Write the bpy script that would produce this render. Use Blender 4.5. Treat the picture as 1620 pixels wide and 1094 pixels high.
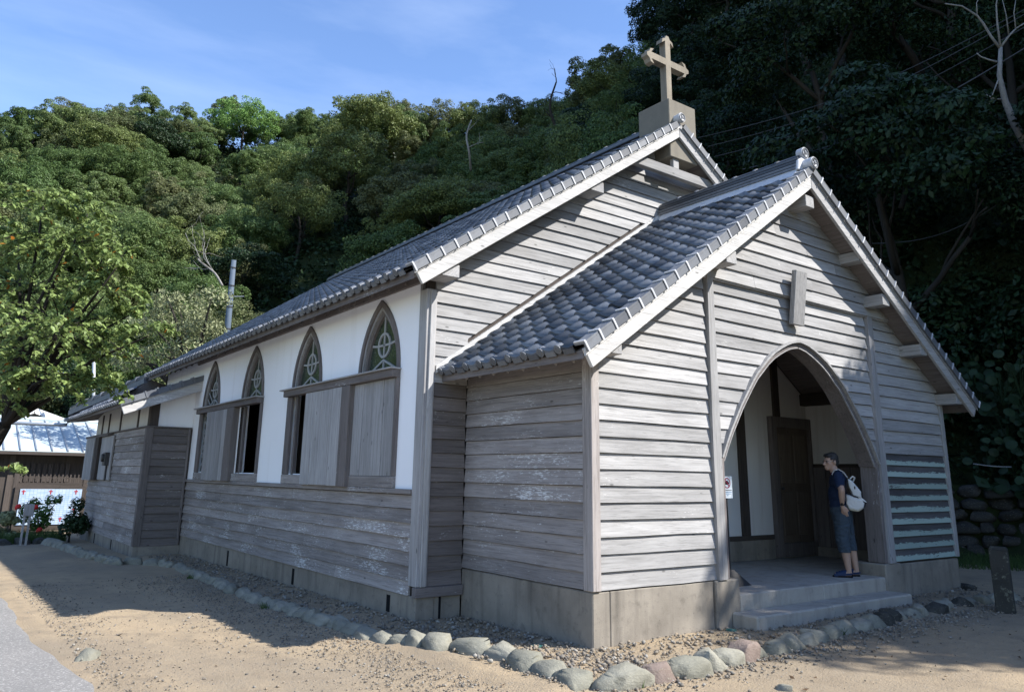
import bpy, bmesh, math, random
import numpy as np
from mathutils import Vector, Matrix, noise
from mathutils.geometry import tessellate_polygon

for _o in list(bpy.data.objects):
    bpy.data.objects.remove(_o, do_unlink=True)
SC = bpy.context.scene
COL = SC.collection
random.seed(11)
RNG = np.random.default_rng(5)

# ------------------------------------------------------------------ camera
CAM_C = Vector((-5.591, -6.053, 1.664))
YAW, PITCH, ROLL = math.radians(-36.10), math.radians(13.79), math.radians(0.97)
FPX, OFFX, OFFY = 1212.56, -14.34, -90.77
_f = Vector((-math.sin(YAW) * math.cos(PITCH), math.cos(YAW) * math.cos(PITCH), math.sin(PITCH)))
_r = _f.cross(Vector((0, 0, 1))).normalized()
_u = _r.cross(_f)
CR = math.cos(ROLL) * _r + math.sin(ROLL) * _u
CU = -math.sin(ROLL) * _r + math.cos(ROLL) * _u
CF = _f
cam_data = bpy.data.cameras.new('camera')
cam = bpy.data.objects.new('camera', cam_data)
COL.objects.link(cam)
m = Matrix((CR, CU, -CF)).transposed().to_4x4()
m.translation = CAM_C
cam.matrix_world = m
cam_data.sensor_width = 36.0
cam_data.lens = FPX / 1620 * 36
cam_data.shift_x = -OFFX / 1620
cam_data.shift_y = OFFY / 1620
cam_data.clip_start = 0.05
cam_data.clip_end = 2000
SC.camera = cam
SC.render.resolution_x = 1024
SC.render.resolution_y = 691

# ------------------------------------------------------------------ sky, sun, exposure
SUN_DIR = Vector((0.65, -0.82, 1.0)).normalized()
SUN_EL = math.asin(SUN_DIR.z)
w = bpy.data.worlds.new('World')
SC.world = w
w.use_nodes = True
nt = w.node_tree
for n in list(nt.nodes):
    nt.nodes.remove(n)
wo = nt.nodes.new('ShaderNodeOutputWorld')
bg = nt.nodes.new('ShaderNodeBackground')
sky = nt.nodes.new('ShaderNodeTexSky')
sky.sky_type = 'NISHITA'
sky.sun_disc = False
sky.sun_elevation = SUN_EL
sky.sun_rotation = math.atan2(SUN_DIR.x, SUN_DIR.y)
sky.altitude = 50
sky.air_density = 1.0
sky.dust_density = 0.15
sky.ozone_density = 2.0
# thin high cirrus wisps mixed into the sky colour
tc = nt.nodes.new('ShaderNodeTexCoord')
mp = nt.nodes.new('ShaderNodeMapping')
mp.inputs['Scale'].default_value = (1.5, 4.5, 9.0)
mp.inputs['Rotation'].default_value = (0.3, 0.5, 0.9)
cn = nt.nodes.new('ShaderNodeTexNoise')
cn.inputs['Scale'].default_value = 1.1
cn.inputs['Detail'].default_value = 7
cn.inputs['Roughness'].default_value = 0.55
cr = nt.nodes.new('ShaderNodeMapRange')
cr.inputs['From Min'].default_value = 0.48
cr.inputs['From Max'].default_value = 0.95
cr.inputs['To Max'].default_value = 0.16
mx = nt.nodes.new('ShaderNodeMix')
mx.data_type = 'RGBA'
mx.inputs['B'].default_value = (7.0, 7.6, 8.4, 1)
nt.links.new(tc.outputs['Generated'], mp.inputs['Vector'])
nt.links.new(mp.outputs['Vector'], cn.inputs['Vector'])
nt.links.new(cn.outputs['Fac'], cr.inputs['Value'])
nt.links.new(cr.outputs['Result'], mx.inputs['Factor'])
hs = nt.nodes.new('ShaderNodeHueSaturation')
hs.inputs['Saturation'].default_value = 1.10
hs.inputs['Hue'].default_value = 0.507
nt.links.new(sky.outputs['Color'], hs.inputs['Color'])
nt.links.new(hs.outputs['Color'], mx.inputs['A'])
nt.links.new(mx.outputs['Result'], bg.inputs['Color'])
nt.links.new(bg.outputs['Background'], wo.inputs['Surface'])
bg.inputs['Strength'].default_value = 0.15
sun_l = bpy.data.lights.new('sun', 'SUN')
sun_l.energy = 4.9
sun_l.angle = math.radians(0.53)
sun_l.color = (1.0, 0.965, 0.92)
sun = bpy.data.objects.new('sun', sun_l)
COL.objects.link(sun)
sun.rotation_euler = (-SUN_DIR).to_track_quat('-Z', 'Y').to_euler()
sun.location = (12, -16, 30)
SC.view_settings.view_transform = 'Standard'
SC.view_settings.look = 'None'
SC.view_settings.exposure = 1.0
SC.view_settings.gamma = 1
SC.view_settings.use_curve_mapping = False
SC.render.engine = 'CYCLES'
SC.cycles.max_bounces = 6

# ------------------------------------------------------------------ helpers
def ray(u, v):
    """direction (unit depth) through a pixel of the 1620 px wide photograph"""
    return CF + CR * ((u - 810 - OFFX) / FPX) - CU * ((v - 547 - OFFY) / FPX)

def at(u, v, depth):
    return CAM_C + ray(u, v) * depth

def on(u, v, axis, val):
    r = ray(u, v)
    i = 'xyz'.index(axis)
    return CAM_C + r * ((val - CAM_C[i]) / r[i])

def gz(x, y):
    return 0.0085 * x - 0.0122 * y

def on_ground(u, v):
    p = on(u, v, 'z', 0)
    for _ in range(6):
        p = on(u, v, 'z', gz(p.x, p.y))
    return p

def tag(o, label=None, cat=None, group=None, kind=None):
    if label: o['label'] = label
    if cat: o['category'] = cat
    if group: o['group'] = group
    if kind: o['kind'] = kind
    return o

def thing(name, label, cat, loc=(0, 0, 0), rz=0, group=None):
    o = bpy.data.objects.new(name, None)
    COL.objects.link(o)
    o.empty_display_size = 0.2
    o.location = loc
    o.rotation_euler = (0, 0, rz)
    return tag(o, label, cat, group)

def link(name, me, parent=None, mat=None):
    o = bpy.data.objects.new(name, me)
    COL.objects.link(o)
    if parent: o.parent = parent
    if mat and not me.materials: me.materials.append(mat)
    return o

def origin_of(parent):
    p = Vector((0, 0, 0))
    while parent:
        p += parent.location
        parent = parent.parent
    return p

class MB:
    def __init__(s):
        s.v = []; s.f = []
    def add(s, verts, faces):
        b = len(s.v)
        s.v += [tuple(p) for p in verts]
        s.f += [tuple(i + b for i in f) for f in faces]
        return s
    def box(s, x0, x1, y0, y1, z0, z1):
        return s.add([(x0, y0, z0), (x1, y0, z0), (x1, y1, z0), (x0, y1, z0), (x0, y0, z1), (x1, y0, z1), (x1, y1, z1), (x0, y1, z1)],
                     [(3, 2, 1, 0), (4, 5, 6, 7), (0, 1, 5, 4), (1, 2, 6, 5), (2, 3, 7, 6), (3, 0, 4, 7)])
    def obox(s, c, ax, ay, az):
        """box round c with half-axis vectors"""
        c, ax, ay, az = map(Vector, (c, ax, ay, az))
        p = [c + i * ax + j * ay + k * az for k in (-1, 1) for i, j in ((-1, -1), (1, -1), (1, 1), (-1, 1))]
        return s.add(p, [(3, 2, 1, 0), (4, 5, 6, 7), (0, 1, 5, 4), (1, 2, 6, 5), (2, 3, 7, 6), (3, 0, 4, 7)])
    def beam(s, a, b, w, h, up=(0, 0, 1)):
        a, b = Vector(a), Vector(b)
        d = (b - a); L = d.length; d.normalize()
        side = d.cross(Vector(up))
        if side.length < 1e-4: side = Vector((1, 0, 0))
        side.normalize(); u2 = side.cross(d)
        return s.obox((a + b) / 2, d * L / 2, side * w / 2, u2 * h / 2)
    def prism(s, loop_a, loop_b):
        n = len(loop_a)
        return s.add(list(loop_a) + list(loop_b),
                     [tuple(range(n - 1, -1, -1)), tuple(range(n, 2 * n))] + [(i, (i + 1) % n, n + (i + 1) % n, n + i) for i in range(n)])
    def tube(s, pts, rad, n=8, cap=True):
        pts = [Vector(p) for p in pts]
        if not hasattr(rad, '__len__'): rad = [rad] * len(pts)
        base = len(s.v); ref = None
        for i, p in enumerate(pts):
            d = (pts[min(i + 1, len(pts) - 1)] - pts[max(i - 1, 0)])
            if d.length < 1e-7: d = Vector((0, 0, 1))
            d.normalize()
            if ref is None:
                ref = Vector((1, 0, 0)) if abs(d.x) < 0.8 else Vector((0, 1, 0))
            a = (ref - d * ref.dot(d)).normalized(); b = d.cross(a); ref = a
            for k in range(n):
                t = 2 * math.pi * k / n
                s.v.append(tuple(p + (a * math.cos(t) + b * math.sin(t)) * rad[i]))
        for i in range(len(pts) - 1):
            for k in range(n):
                q = base + i * n
                s.f.append((q + k, q + (k + 1) % n, q + n + (k + 1) % n, q + n + k))
        if cap:
            s.f.append(tuple(base + k for k in range(n - 1, -1, -1)))
            e = base + (len(pts) - 1) * n
            s.f.append(tuple(e + k for k in range(n)))
        return s
    def disc(s, c, nrm, r, t, n=14, seg_ring=None):
        c = Vector(c); nrm = Vector(nrm).normalized()
        return s.tube([c - nrm * t / 2, c + nrm * t / 2], [r, r], n)
    def ellipsoid(s, c, r, n=10, m_=6, R=None):
        c = Vector(c); base = len(s.v)
        for i in range(m_ + 1):
            th = math.pi * i / m_
            for k in range(n):
                ph = 2 * math.pi * k / n
                p = Vector((r[0] * math.sin(th) * math.cos(ph), r[1] * math.sin(th) * math.sin(ph), r[2] * math.cos(th)))
                if R is not None: p = R @ p
                s.v.append(tuple(c + p))
        for i in range(m_):
            for k in range(n):
                q = base + i * n
                s.f.append((q + k, q + n + k, q + n + (k + 1) % n, q + (k + 1) % n))
        return s
    def mesh(s, name, mat=None, smooth=False, off=None):
        me = bpy.data.meshes.new(name)
        vs = s.v
        if off is not None:
            vs = [(a - off[0], b - off[1], c - off[2]) for a, b, c in vs]
        me.from_pydata(vs, [], s.f)
        if mat: me.materials.append(mat)
        if smooth: me.polygons.foreach_set('use_smooth', [True] * len(me.polygons))
        me.update()
        return me
    def build(s, name, mat, parent=None, smooth=False, world=True):
        off = origin_of(parent) if (parent and world) else None
        return link(name, s.mesh(name, mat, smooth, off), parent)

def bevel(o, w=0.006, seg=1):
    bm = bmesh.new(); bm.from_mesh(o.data)
    bmesh.ops.remove_doubles(bm, verts=bm.verts, dist=1e-5)
    bmesh.ops.recalc_face_normals(bm, faces=bm.faces)
    ed = [e for e in bm.edges if len(e.link_faces) == 2 and e.calc_face_angle(0) > 0.5]
    bmesh.ops.bevel(bm, geom=ed, offset=w, segments=seg, affect='EDGES', profile=0.5)
    bm.to_mesh(o.data); bm.free()
    return o

def np_mesh(name, V, F, mat=None, smooth=False):
    """V (n,3) ; F (m,k) all faces of k corners"""
    me = bpy.data.meshes.new(name)
    V = np.asarray(V, np.float32); F = np.asarray(F, np.int32)
    me.vertices.add(len(V)); me.vertices.foreach_set('co', V.ravel())
    k = F.shape[1]
    me.loops.add(F.size); me.loops.foreach_set('vertex_index', F.ravel())
    me.polygons.add(len(F))
    me.polygons.foreach_set('loop_start', np.arange(0, F.size, k, dtype=np.int32))
    me.polygons.foreach_set('loop_total', np.full(len(F), k, np.int32))
    if smooth: me.polygons.foreach_set('use_smooth', np.ones(len(F), bool))
    if mat: me.materials.append(mat)
    me.update(calc_edges=True)
    me.validate()
    return me

# ------------------------------------------------------------------ materials
class NG:
    """tiny node-graph helper"""
    def __init__(s, name):
        s.m = bpy.data.materials.new(name); s.m.use_nodes = True
        s.t = s.m.node_tree
        s.b = s.t.nodes['Principled BSDF']
        s.out = s.t.nodes['Material Output']
    def n(s, typ, **k):
        nd = s.t.nodes.new('ShaderNode' + typ)
        for a, b in k.items(): setattr(nd, a, b)
        return nd
    def put(s, sock, val):
        if hasattr(val, 'is_output') or isinstance(val, bpy.types.NodeSocket): s.t.links.new(val, sock)
        elif isinstance(val, (tuple, list)) and sock.type == 'RGBA' and len(val) == 3: sock.default_value = (*val, 1)
        else: sock.default_value = val
    def coord(s, kind='Object'):
        return s.n('TexCoord').outputs[kind]
    def mapping(s, vec, scale=(1, 1, 1), loc=(0, 0, 0), rot=(0, 0, 0)):
        q = s.n('Mapping'); s.put(q.inputs['Vector'], vec)
        q.inputs['Scale'].default_value = scale; q.inputs['Location'].default_value = loc; q.inputs['Rotation'].default_value = rot
        return q.outputs['Vector']
    def noise(s, vec, scale, detail=5, rough=0.55, dist=0.0):
        q = s.n('TexNoise'); s.put(q.inputs['Vector'], vec)
        q.inputs['Scale'].default_value = scale; q.inputs['Detail'].default_value = detail
        q.inputs['Roughness'].default_value = rough; q.inputs['Distortion'].default_value = dist
        return q.outputs['Fac']
    def voronoi(s, vec, scale, feature='F1', out='Distance'):
        q = s.n('TexVoronoi'); q.feature = feature; s.put(q.inputs['Vector'], vec); q.inputs['Scale'].default_value = scale
        return q.outputs[out]
    def rng(s, v, a, b, c=0.0, d=1.0):
        q = s.n('MapRange'); s.put(q.inputs['Value'], v)
        for nm, x in zip(('From Min', 'From Max', 'To Min', 'To Max'), (a, b, c, d)): q.inputs[nm].default_value = x
        return q.outputs['Result']
    def math(s, op, a, b=0.0):
        q = s.n('Math', operation=op); s.put(q.inputs[0], a); s.put(q.inputs[1], b)
        return q.outputs[0]
    def mix(s, f, a, b, blend='MIX'):
        q = s.n('Mix', data_type='RGBA', blend_type=blend)
        s.put(q.inputs['Factor'], f); s.put(q.inputs['A'], a); s.put(q.inputs['B'], b)
        return q.outputs['Result']
    def ramp(s, f, stops):
        q = s.n('ValToRGB'); s.put(q.inputs['Fac'], f)
        e = q.color_ramp.elements
        while len(e) < len(stops): e.new(0.5)
        for el, (p, c) in zip(e, stops): el.position = p; el.color = (*c, 1)
        return q.outputs['Color']
    def scale(s, col, k):
        """multiply a colour by a value socket"""
        q = s.n('VectorMath', operation='SCALE'); s.put(q.inputs[0], col); s.put(q.inputs['Scale'], k)
        return q.outputs['Vector']
    def objrand(s):
        return s.n('ObjectInfo').outputs['Random']
    def island(s):
        return s.n('NewGeometry').outputs['Random Per Island']
    def bump(s, h, strength=0.3, dist=0.01):
        q = s.n('Bump'); s.put(q.inputs['Height'], h)
        q.inputs['Strength'].default_value = strength; q.inputs['Distance'].default_value = dist
        s.t.links.new(q.outputs['Normal'], s.b.inputs['Normal'])
    def fin(s, col, rough=0.8, spec=0.3, metal=0.0):
        s.put(s.b.inputs['Base Color'], col); s.put(s.b.inputs['Roughness'], rough)
        s.put(s.b.inputs['Specular IOR Level'], spec); s.put(s.b.inputs['Metallic'], metal)
        return s.m

def plain(name, col, rough=0.7, spec=0.3, metal=0.0, var=0.12, sc=9.0):
    g = NG(name)
    f = g.noise(g.coord(), sc, 4)
    c = g.mix(f, tuple(x * (1 - var) for x in col), tuple(x * (1 + var) for x in col))
    return g.fin(c, rough, spec, metal)

def wood(name, axis, dark, base, paint, cover, seed=0.0, rowgreen=False, fleck=1.0, bands=0.16):
    """weathered boards: grain along one axis, knots, and remnants of old paint"""
    g = NG(name)
    co = g.coord()
    def sc(al, ac):
        return tuple(al if a == axis else ac for a in 'xyz')
    jit = g.n('VectorMath', operation='ADD')
    g.put(jit.inputs[0], co)
    rv = g.n('CombineXYZ')
    r = g.objrand()
    for k in range(3): g.put(rv.inputs[k], g.math('MULTIPLY', r, 37.0 + 11 * k + seed))
    g.put(jit.inputs[1], rv.outputs[0])
    v = jit.outputs[0]
    grain = g.noise(g.mapping(v, sc(1.1, 34)), 1.0, 6, 0.62, 0.6)
    fine = g.noise(g.mapping(v, sc(4, 130)), 1.0, 3, 0.6)
    blot = g.noise(g.mapping(v, sc(0.9, 3.2)), 1.0, 4, 0.6)
    c = g.ramp(grain, [(0.2, dark), (0.52, base), (0.85, tuple(x * 1.18 for x in base))])
    c = g.mix(g.rng(fine, 0.56, 0.78), c, tuple(x * 0.55 for x in dark))
    c = g.mix(g.rng(blot, 0.44, 0.72, 0, 0.55), c, tuple(x * 1.05 for x in dark))
    # knots
    kn = g.voronoi(g.mapping(v, sc(2.4, 6.5)), 1.0)
    c = g.mix(g.rng(kn, 0.045, 0.095, 0.75, 0.0), c, tuple(x * 0.42 for x in dark))
    # paint that has not yet flaked away
    pm = g.noise(g.mapping(v, sc(11, 62)), 1.0, 7, 0.75, 0.3)
    pb = g.noise(g.mapping(v, sc(0.8, 2.0)), 1.3, 3, 0.5)
    pv = g.math('ADD', g.math('MULTIPLY', pm, 0.72), g.math('MULTIPLY', pb, 0.4))
    th = 0.82 - 0.42 * cover
    if rowgreen:
        sep = g.n('SeparateXYZ'); g.put(sep.inputs[0], co)
        fr = g.math('FRACT', g.math('DIVIDE', g.math('SUBTRACT', sep.outputs['Z'], 0.5685), 0.1705))
        pv = g.math('ADD', pv, g.rng(fr, 0.30, 0.72, 0.17, -0.2))
    mask = g.rng(pv, th, th + 0.035)
    c = g.mix(g.math('MULTIPLY', mask, fleck), c, paint)
    c = g.scale(c, g.rng(r, 0, 1, 1 - bands, 1 + bands))
    h = g.math('ADD', g.math('MULTIPLY', grain, 0.7), g.math('MULTIPLY', fine, 0.4))
    g.bump(h, 0.55, 0.006)
    return g.fin(c, 0.82, 0.22)

M = {}
SILV_D, SILV = (0.195, 0.190, 0.184), (0.345, 0.339, 0.332)
for ax in 'xyz':
    M['front_' + ax] = wood('sunbleached_wood_' + ax, ax, SILV_D, SILV, (0.62, 0.615, 0.60), 0.30, bands=0.22)
    M['side_' + ax] = wood('weathered_wood_' + ax, ax, (0.145, 0.128, 0.119), (0.305, 0.278, 0.262), (0.55, 0.545, 0.53), 0.43, bands=0.22)
    M['dark_' + ax] = wood('dark_wood_' + ax, ax, (0.035, 0.029, 0.025), (0.075, 0.062, 0.054), (0.2, 0.19, 0.18), 0.1)
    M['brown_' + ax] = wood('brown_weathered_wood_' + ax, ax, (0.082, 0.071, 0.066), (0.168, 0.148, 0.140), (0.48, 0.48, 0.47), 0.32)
    M['plank_' + ax] = wood('grey_plank_' + ax, ax, (0.19, 0.183, 0.178), (0.36, 0.35, 0.345), (0.45, 0.45, 0.44), 0.2)
M['green_x'] = wood('green_flaking_wood', 'x', (0.042, 0.041, 0.043), (0.095, 0.092, 0.095), (0.30, 0.38, 0.34), 0.50, rowgreen=True)  # flaking green paint over bare wood darkened for the tree shade
M['barge'] = wood('white_barge_wood', 'x', (0.33, 0.32, 0.305), (0.56, 0.55, 0.53), (0.78, 0.77, 0.75), 0.45)

def plaster(name, col, dirt=0.12):
    g = NG(name); co = g.coord()
    a = g.noise(co, 1.3, 5, 0.6); b = g.noise(co, 22, 4); st = g.noise(g.mapping(co, (3.2, 3.2, 0.28)), 1.0, 6, 0.65)
    c = g.mix(g.rng(a, 0.35, 0.75, 0, dirt), col, tuple(x * 0.72 for x in col))
    c = g.mix(g.rng(st, 0.54, 0.76, 0, dirt * 2.2), c, tuple(x * q for x, q in zip(col, (0.62, 0.58, 0.52))))
    g.bump(b, 0.12, 0.004)
    return g.fin(c, 0.75, 0.25)
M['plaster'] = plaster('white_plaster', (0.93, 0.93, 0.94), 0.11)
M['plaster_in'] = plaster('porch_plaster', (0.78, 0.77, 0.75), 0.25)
M['plaster_cream'] = plaster('cream_plaster', (0.58, 0.56, 0.52), 0.2)

def concrete(name, base, stain, dark):
    g = NG(name); co = g.coord()
    a = g.noise(co, 1.7, 6, 0.62); b = g.noise(co, 9, 6, 0.65); f = g.noise(co, 120, 3)
    sp = g.voronoi(g.mapping(co, (1, 1, 0.6)), 19)
    c = g.mix(g.rng(a, 0.35, 0.68), base, stain)
    c = g.mix(g.rng(b, 0.55, 0.78, 0, 0.7), c, dark)
    sk = g.noise(g.mapping(co, (5, 5, 0.5)), 1.0, 5, 0.6)
    c = g.mix(g.rng(sk, 0.5, 0.74, 0, 0.75), c, dark)
    c = g.mix(g.rng(sp, 0.05, 0.12, 0.55, 0), c, tuple(x * 0.6 for x in dark))
    c = g.mix(g.rng(f, 0.3, 0.7, 0, 0.35), c, tuple(x * 0.75 for x in base))
    g.bump(g.math('ADD', b, f), 0.35, 0.008)
    return g.fin(c, 0.9, 0.2)
M['concrete'] = concrete('old_concrete', (0.30, 0.27, 0.225), (0.185, 0.165, 0.138), (0.085, 0.076, 0.066))
M['floor'] = concrete('porch_floor_concrete', (0.42, 0.39, 0.34), (0.33, 0.305, 0.265), (0.19, 0.175, 0.155))
M['stone_cross'] = concrete('cross_stone', (0.31, 0.272, 0.215), (0.23, 0.203, 0.16), (0.11, 0.098, 0.08))
M['pedestal'] = concrete('pedestal_render', (0.225, 0.205, 0.165), (0.185, 0.168, 0.138), (0.14, 0.127, 0.105))

def tile_mat(name, lo, hi, rough=0.42):
    g = NG(name); co = g.coord()
    a = g.noise(co, 11, 5, 0.6); r = g.objrand()
    isl = g.island()
    f = g.math('FRACT', g.math('ADD', r, isl))
    c = g.mix(f, lo, hi)
    c = g.mix(g.rng(a, 0.5, 0.8, 0, 0.5), c, tuple(x * 0.6 for x in lo))
    g.bump(g.noise(co, 60, 3), 0.12, 0.003)
    return g.fin(c, g.rng(a, 0.3, 0.7, rough - 0.08, rough + 0.14), 0.55)
M['tile'] = tile_mat('smoked_roof_tile', (0.036, 0.041, 0.049), (0.155, 0.167, 0.185), 0.38)
M['tile_edge'] = tile_mat('verge_tile_clay', (0.085, 0.092, 0.105), (0.17, 0.18, 0.195), 0.45)
M['tile_pale'] = tile_mat('ridge_tile_pale', (0.42, 0.43, 0.45), (0.55, 0.56, 0.58), 0.5)
M['iron'] = plain('dark_iron', (0.05, 0.05, 0.052), 0.5, 0.5, 0.4)
M['steel'] = plain('galvanised_steel', (0.42, 0.44, 0.46), 0.45, 0.5, 0.6)
M['black'] = plain('black_void', (0.012, 0.012, 0.013), 0.9, 0.1)
M['curtain'] = plain('red_curtain', (0.30, 0.018, 0.015), 0.85, 0.2)

def glass_mat():
    g = NG('old_church_glass'); co = g.coord()
    a = g.noise(co, 26, 3, 0.6); b = g.noise(co, 7, 3)
    c = g.mix(b, (0.012, 0.022, 0.012), (0.05, 0.07, 0.05))
    sp = g.noise(co, 44, 5, 0.75)
    c = g.mix(g.math('MULTIPLY', g.rng(sp, 0.55, 0.66), g.rng(b, 0.4, 0.6, 0.15, 0.8)), c, (0.26, 0.28, 0.26))  # pale specks painted in for reflections in the glass
    g.bump(a, 0.35, 0.01)
    return g.fin(c, 0.08, 0.9)
M['glass'] = glass_mat()
M['came'] = plain('glazing_bar_grey', (0.34, 0.34, 0.33), 0.7, 0.3)

# ------------------------------------------------------------------ ground, road, hills
def hill_polyline():
    return np.array([(6, -48), (14, -26), (16.6, -12), (14.6, 0.5), (12.6, 6.5), (11.5, 14), (6.5, 26), (-3, 32), (-16, 34), (-70, 38)], float)
HP = hill_polyline()
HSL = np.array([1.5, 1.8, 1.9, 1.9, 1.75, 1.42, 0.765, 0.68, 0.59, 0.575])
HCAP = np.array([70, 85, 85, 85, 70, 80, 37.5, 41, 41, 41], float)  # out-of-view front-right slope raised and steepened to shade the wood
def hill_h(x, y):
    x = np.asarray(x, float); y = np.asarray(y, float)
    best = np.full(x.shape, 1e9); sd = np.zeros(x.shape); sl = np.zeros(x.shape); cp = np.zeros(x.shape)
    for i in range(len(HP) - 1):
        a, b = HP[i], HP[i + 1]; d = b - a
        t = np.clip(((x - a[0]) * d[0] + (y - a[1]) * d[1]) / (d @ d), 0, 1)
        px, py = a[0] + t * d[0], a[1] + t * d[1]
        ds = np.hypot(x - px, y - py)
        side = np.sign(d[0] * (y - a[1]) - d[1] * (x - a[0]))
        k = ds < best
        best = np.where(k, ds, best); sd = np.where(k, -side * ds, sd)
        sl = np.where(k, HSL[i] * (1 - t) + HSL[i + 1] * t, sl); cp = np.where(k, HCAP[i] * (1 - t) + HCAP[i + 1] * t, cp)
    d = np.maximum(sd, 0)
    lin = d * sl
    h = np.where(lin < cp, lin, cp + (lin - cp) * 0.08)
    bumps = (np.sin(x * 0.21 + 1.3) * np.cos(y * 0.17) + 0.6 * np.sin(x * 0.43 - y * 0.37)) * np.minimum(d * 0.10, 1.3)
    return 0.0085 * np.clip(x, -30, 30) - 0.0122 * np.clip(y, -30, 40) + h + bumps, sd
def tz(x, y):
    h, s = hill_h(np.array([x]), np.array([y]))
    return float(h[0])

def sand_mat():
    g = NG('yard_sand_and_grit'); co = g.coord()
    a = g.noise(co, 0.55, 6, 0.6); b = g.noise(co, 3.2, 6, 0.65); f = g.noise(co, 48, 4, 0.7); gv = g.voronoi(co, 42, out='Color')
    gs = g.n('SeparateColor'); g.put(gs.inputs[0], gv)
    d = g.voronoi(co, 42)
    c = g.mix(g.rng(a, 0.35, 0.65), (0.42, 0.325, 0.21), (0.36, 0.285, 0.19))
    big = g.noise(co, 0.28, 5, 0.62, 0.6); rut = g.noise(g.mapping(co, (1.6, 0.25, 1)), 1.0, 5, 0.6)
    c = g.mix(g.rng(big, 0.46, 0.62, 0, 0.8), c, (0.27, 0.225, 0.165))
    c = g.mix(g.rng(rut, 0.5, 0.7, 0, 0.5), c, (0.25, 0.20, 0.14))
    c = g.mix(g.rng(b, 0.50, 0.66, 0, 0.65), c, (0.235, 0.19, 0.135))
    c = g.mix(g.rng(f, 0.35, 0.7, 0, 0.4), c, (0.225, 0.18, 0.125))
    gm = g.math('MULTIPLY', g.rng(d, 0.28, 0.2), g.rng(g.math('ADD', gs.outputs[0], g.math('MULTIPLY', b, 0.9)), 0.86, 1.12))
    c = g.mix(gm, c, g.mix(gs.outputs[1], (0.20, 0.185, 0.165), (0.46, 0.42, 0.36)))
    g.bump(g.math('ADD', g.math('MULTIPLY', f, 0.5), g.math('ADD', g.math('MULTIPLY', b, 0.6), g.math('MULTIPLY', gm, 0.6))), 1.0, 0.03)
    return g.fin(c, 0.95, 0.15)
M['sand'] = sand_mat()
def asphalt_mat():
    g = NG('grey_asphalt'); co = g.coord()
    f = g.noise(co, 90, 4, 0.7); b = g.noise(co, 1.4, 5); v = g.voronoi(co, 75, out='Color')
    s = g.n('SeparateColor'); g.put(s.inputs[0], v)
    c = g.mix(g.rng(b, 0.3, 0.7), (0.215, 0.21, 0.20), (0.265, 0.255, 0.24))
    c = g.mix(g.rng(s.outputs[0], 0.0, 1.0, 0, 0.55), c, (0.12, 0.12, 0.118))
    c = g.mix(g.rng(s.outputs[1], 0.86, 0.95, 0, 0.6), c, (0.42, 0.41, 0.39))
    g.bump(g.math('ADD', f, s.outputs[0]), 0.6, 0.008)
    return g.fin(c, 0.9, 0.2)
M['asphalt'] = asphalt_mat()
def soil_mat():
    g = NG('leaf_litter_soil'); co = g.coord()
    a = g.noise(co, 0.7, 6, 0.65); b = g.noise(co, 7, 6, 0.7)
    c = g.mix(a, (0.016, 0.026, 0.010), (0.030, 0.042, 0.016))
    c = g.mix(g.rng(b, 0.5, 0.75, 0, 0.4), c, (0.05, 0.048, 0.026))
    g.bump(b, 0.8, 0.08)
    return g.fin(c, 0.95, 0.1)
M['soil'] = soil_mat()

# near yard: fine sheet with shallow unevenness
xs = np.arange(-16, 12.01, 0.10); ys = np.concatenate([np.arange(-9, 20, 0.10), np.arange(20, 33, 0.5)])
X, Y = np.meshgrid(xs, ys)
Z = 0.0085 * X - 0.0122 * Y
Z = Z + 0.006 * np.sin(X * 1.7 + 0.6 * np.sin(Y * 1.1)) * np.cos(Y * 1.3 + X * .4) + 0.006 * np.sin(X * 5.1 + Y * 3.3) * np.sin(Y * 4.7 - X * 2.1) + RNG.normal(0, 0.0022, X.shape)
# a slightly raised gravel strip against the church walls
strip = ((X > -1.5) & (X < 7.0) & (Y > -0.95) & (Y < 16)) * 1.0
Z += 0.03 * strip
road = X < (-4.30 + 0.08 * np.sin(Y * 1.1) - 0.05 * (Y < 0) * np.abs(Y) ** 0.5)
Z = np.where(X < -3.95, np.where(X < -4.35, 0.0085 * X - 0.0122 * Y - 0.02, Z - 0.006), Z)
nx, ny = len(xs), len(ys)
idx = np.arange(nx * ny).reshape(ny, nx)
F = np.stack([idx[:-1, :-1], idx[:-1, 1:], idx[1:, 1:], idx[1:, :-1]], -1).reshape(-1, 4)
o = link('ground', np_mesh('ground', np.stack([X, Y, Z], -1).reshape(-1, 3), F, M['sand'], True)); tag(o, kind='structure')

# road edge: irregular, 4 mm proud skirt of asphalt
ry = np.arange(-20, 34, 0.14); mb = MB()
edge = -4.20 + 0.06 * np.sin(ry * 1.1) + 0.018 * np.sin(ry * 4.3 + 1) + 0.007 * np.sin(ry * 9.1) - 0.035 * np.maximum(ry - 1, 0)
for i, (y, e) in enumerate(zip(ry, edge)):
    for j, x in enumerate((-26.0, -12, -8, -6, e - 0.10, e)):
        drop = -0.03 if j == 5 else 0.012
        mb.v.append((x, y, gz(x, y) + drop))
for i in range(len(ry) - 1):
    for j in range(5):
        a = i * 6 + j; mb.f.append((a, a + 1, a + 7, a + 6))
tag(mb.build('road', M['asphalt'], None, True), kind='structure')

xs = np.arange(-120, 130.1, 2.0); ys = np.arange(-60, 150.1, 2.0)
X, Y = np.meshgrid(xs, ys); H, SD = hill_h(X, Y)
H = H - 0.07
nx, ny = len(xs), len(ys); idx = np.arange(nx * ny).reshape(ny, nx)
F = np.stack([idx[:-1, :-1], idx[:-1, 1:], idx[1:, 1:], idx[1:, :-1]], -1).reshape(-1, 4)
o = link('hillside', np_mesh('hillside', np.stack([X, Y, H], -1).reshape(-1, 3), F, M['soil'], True)); tag(o, kind='structure')

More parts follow.
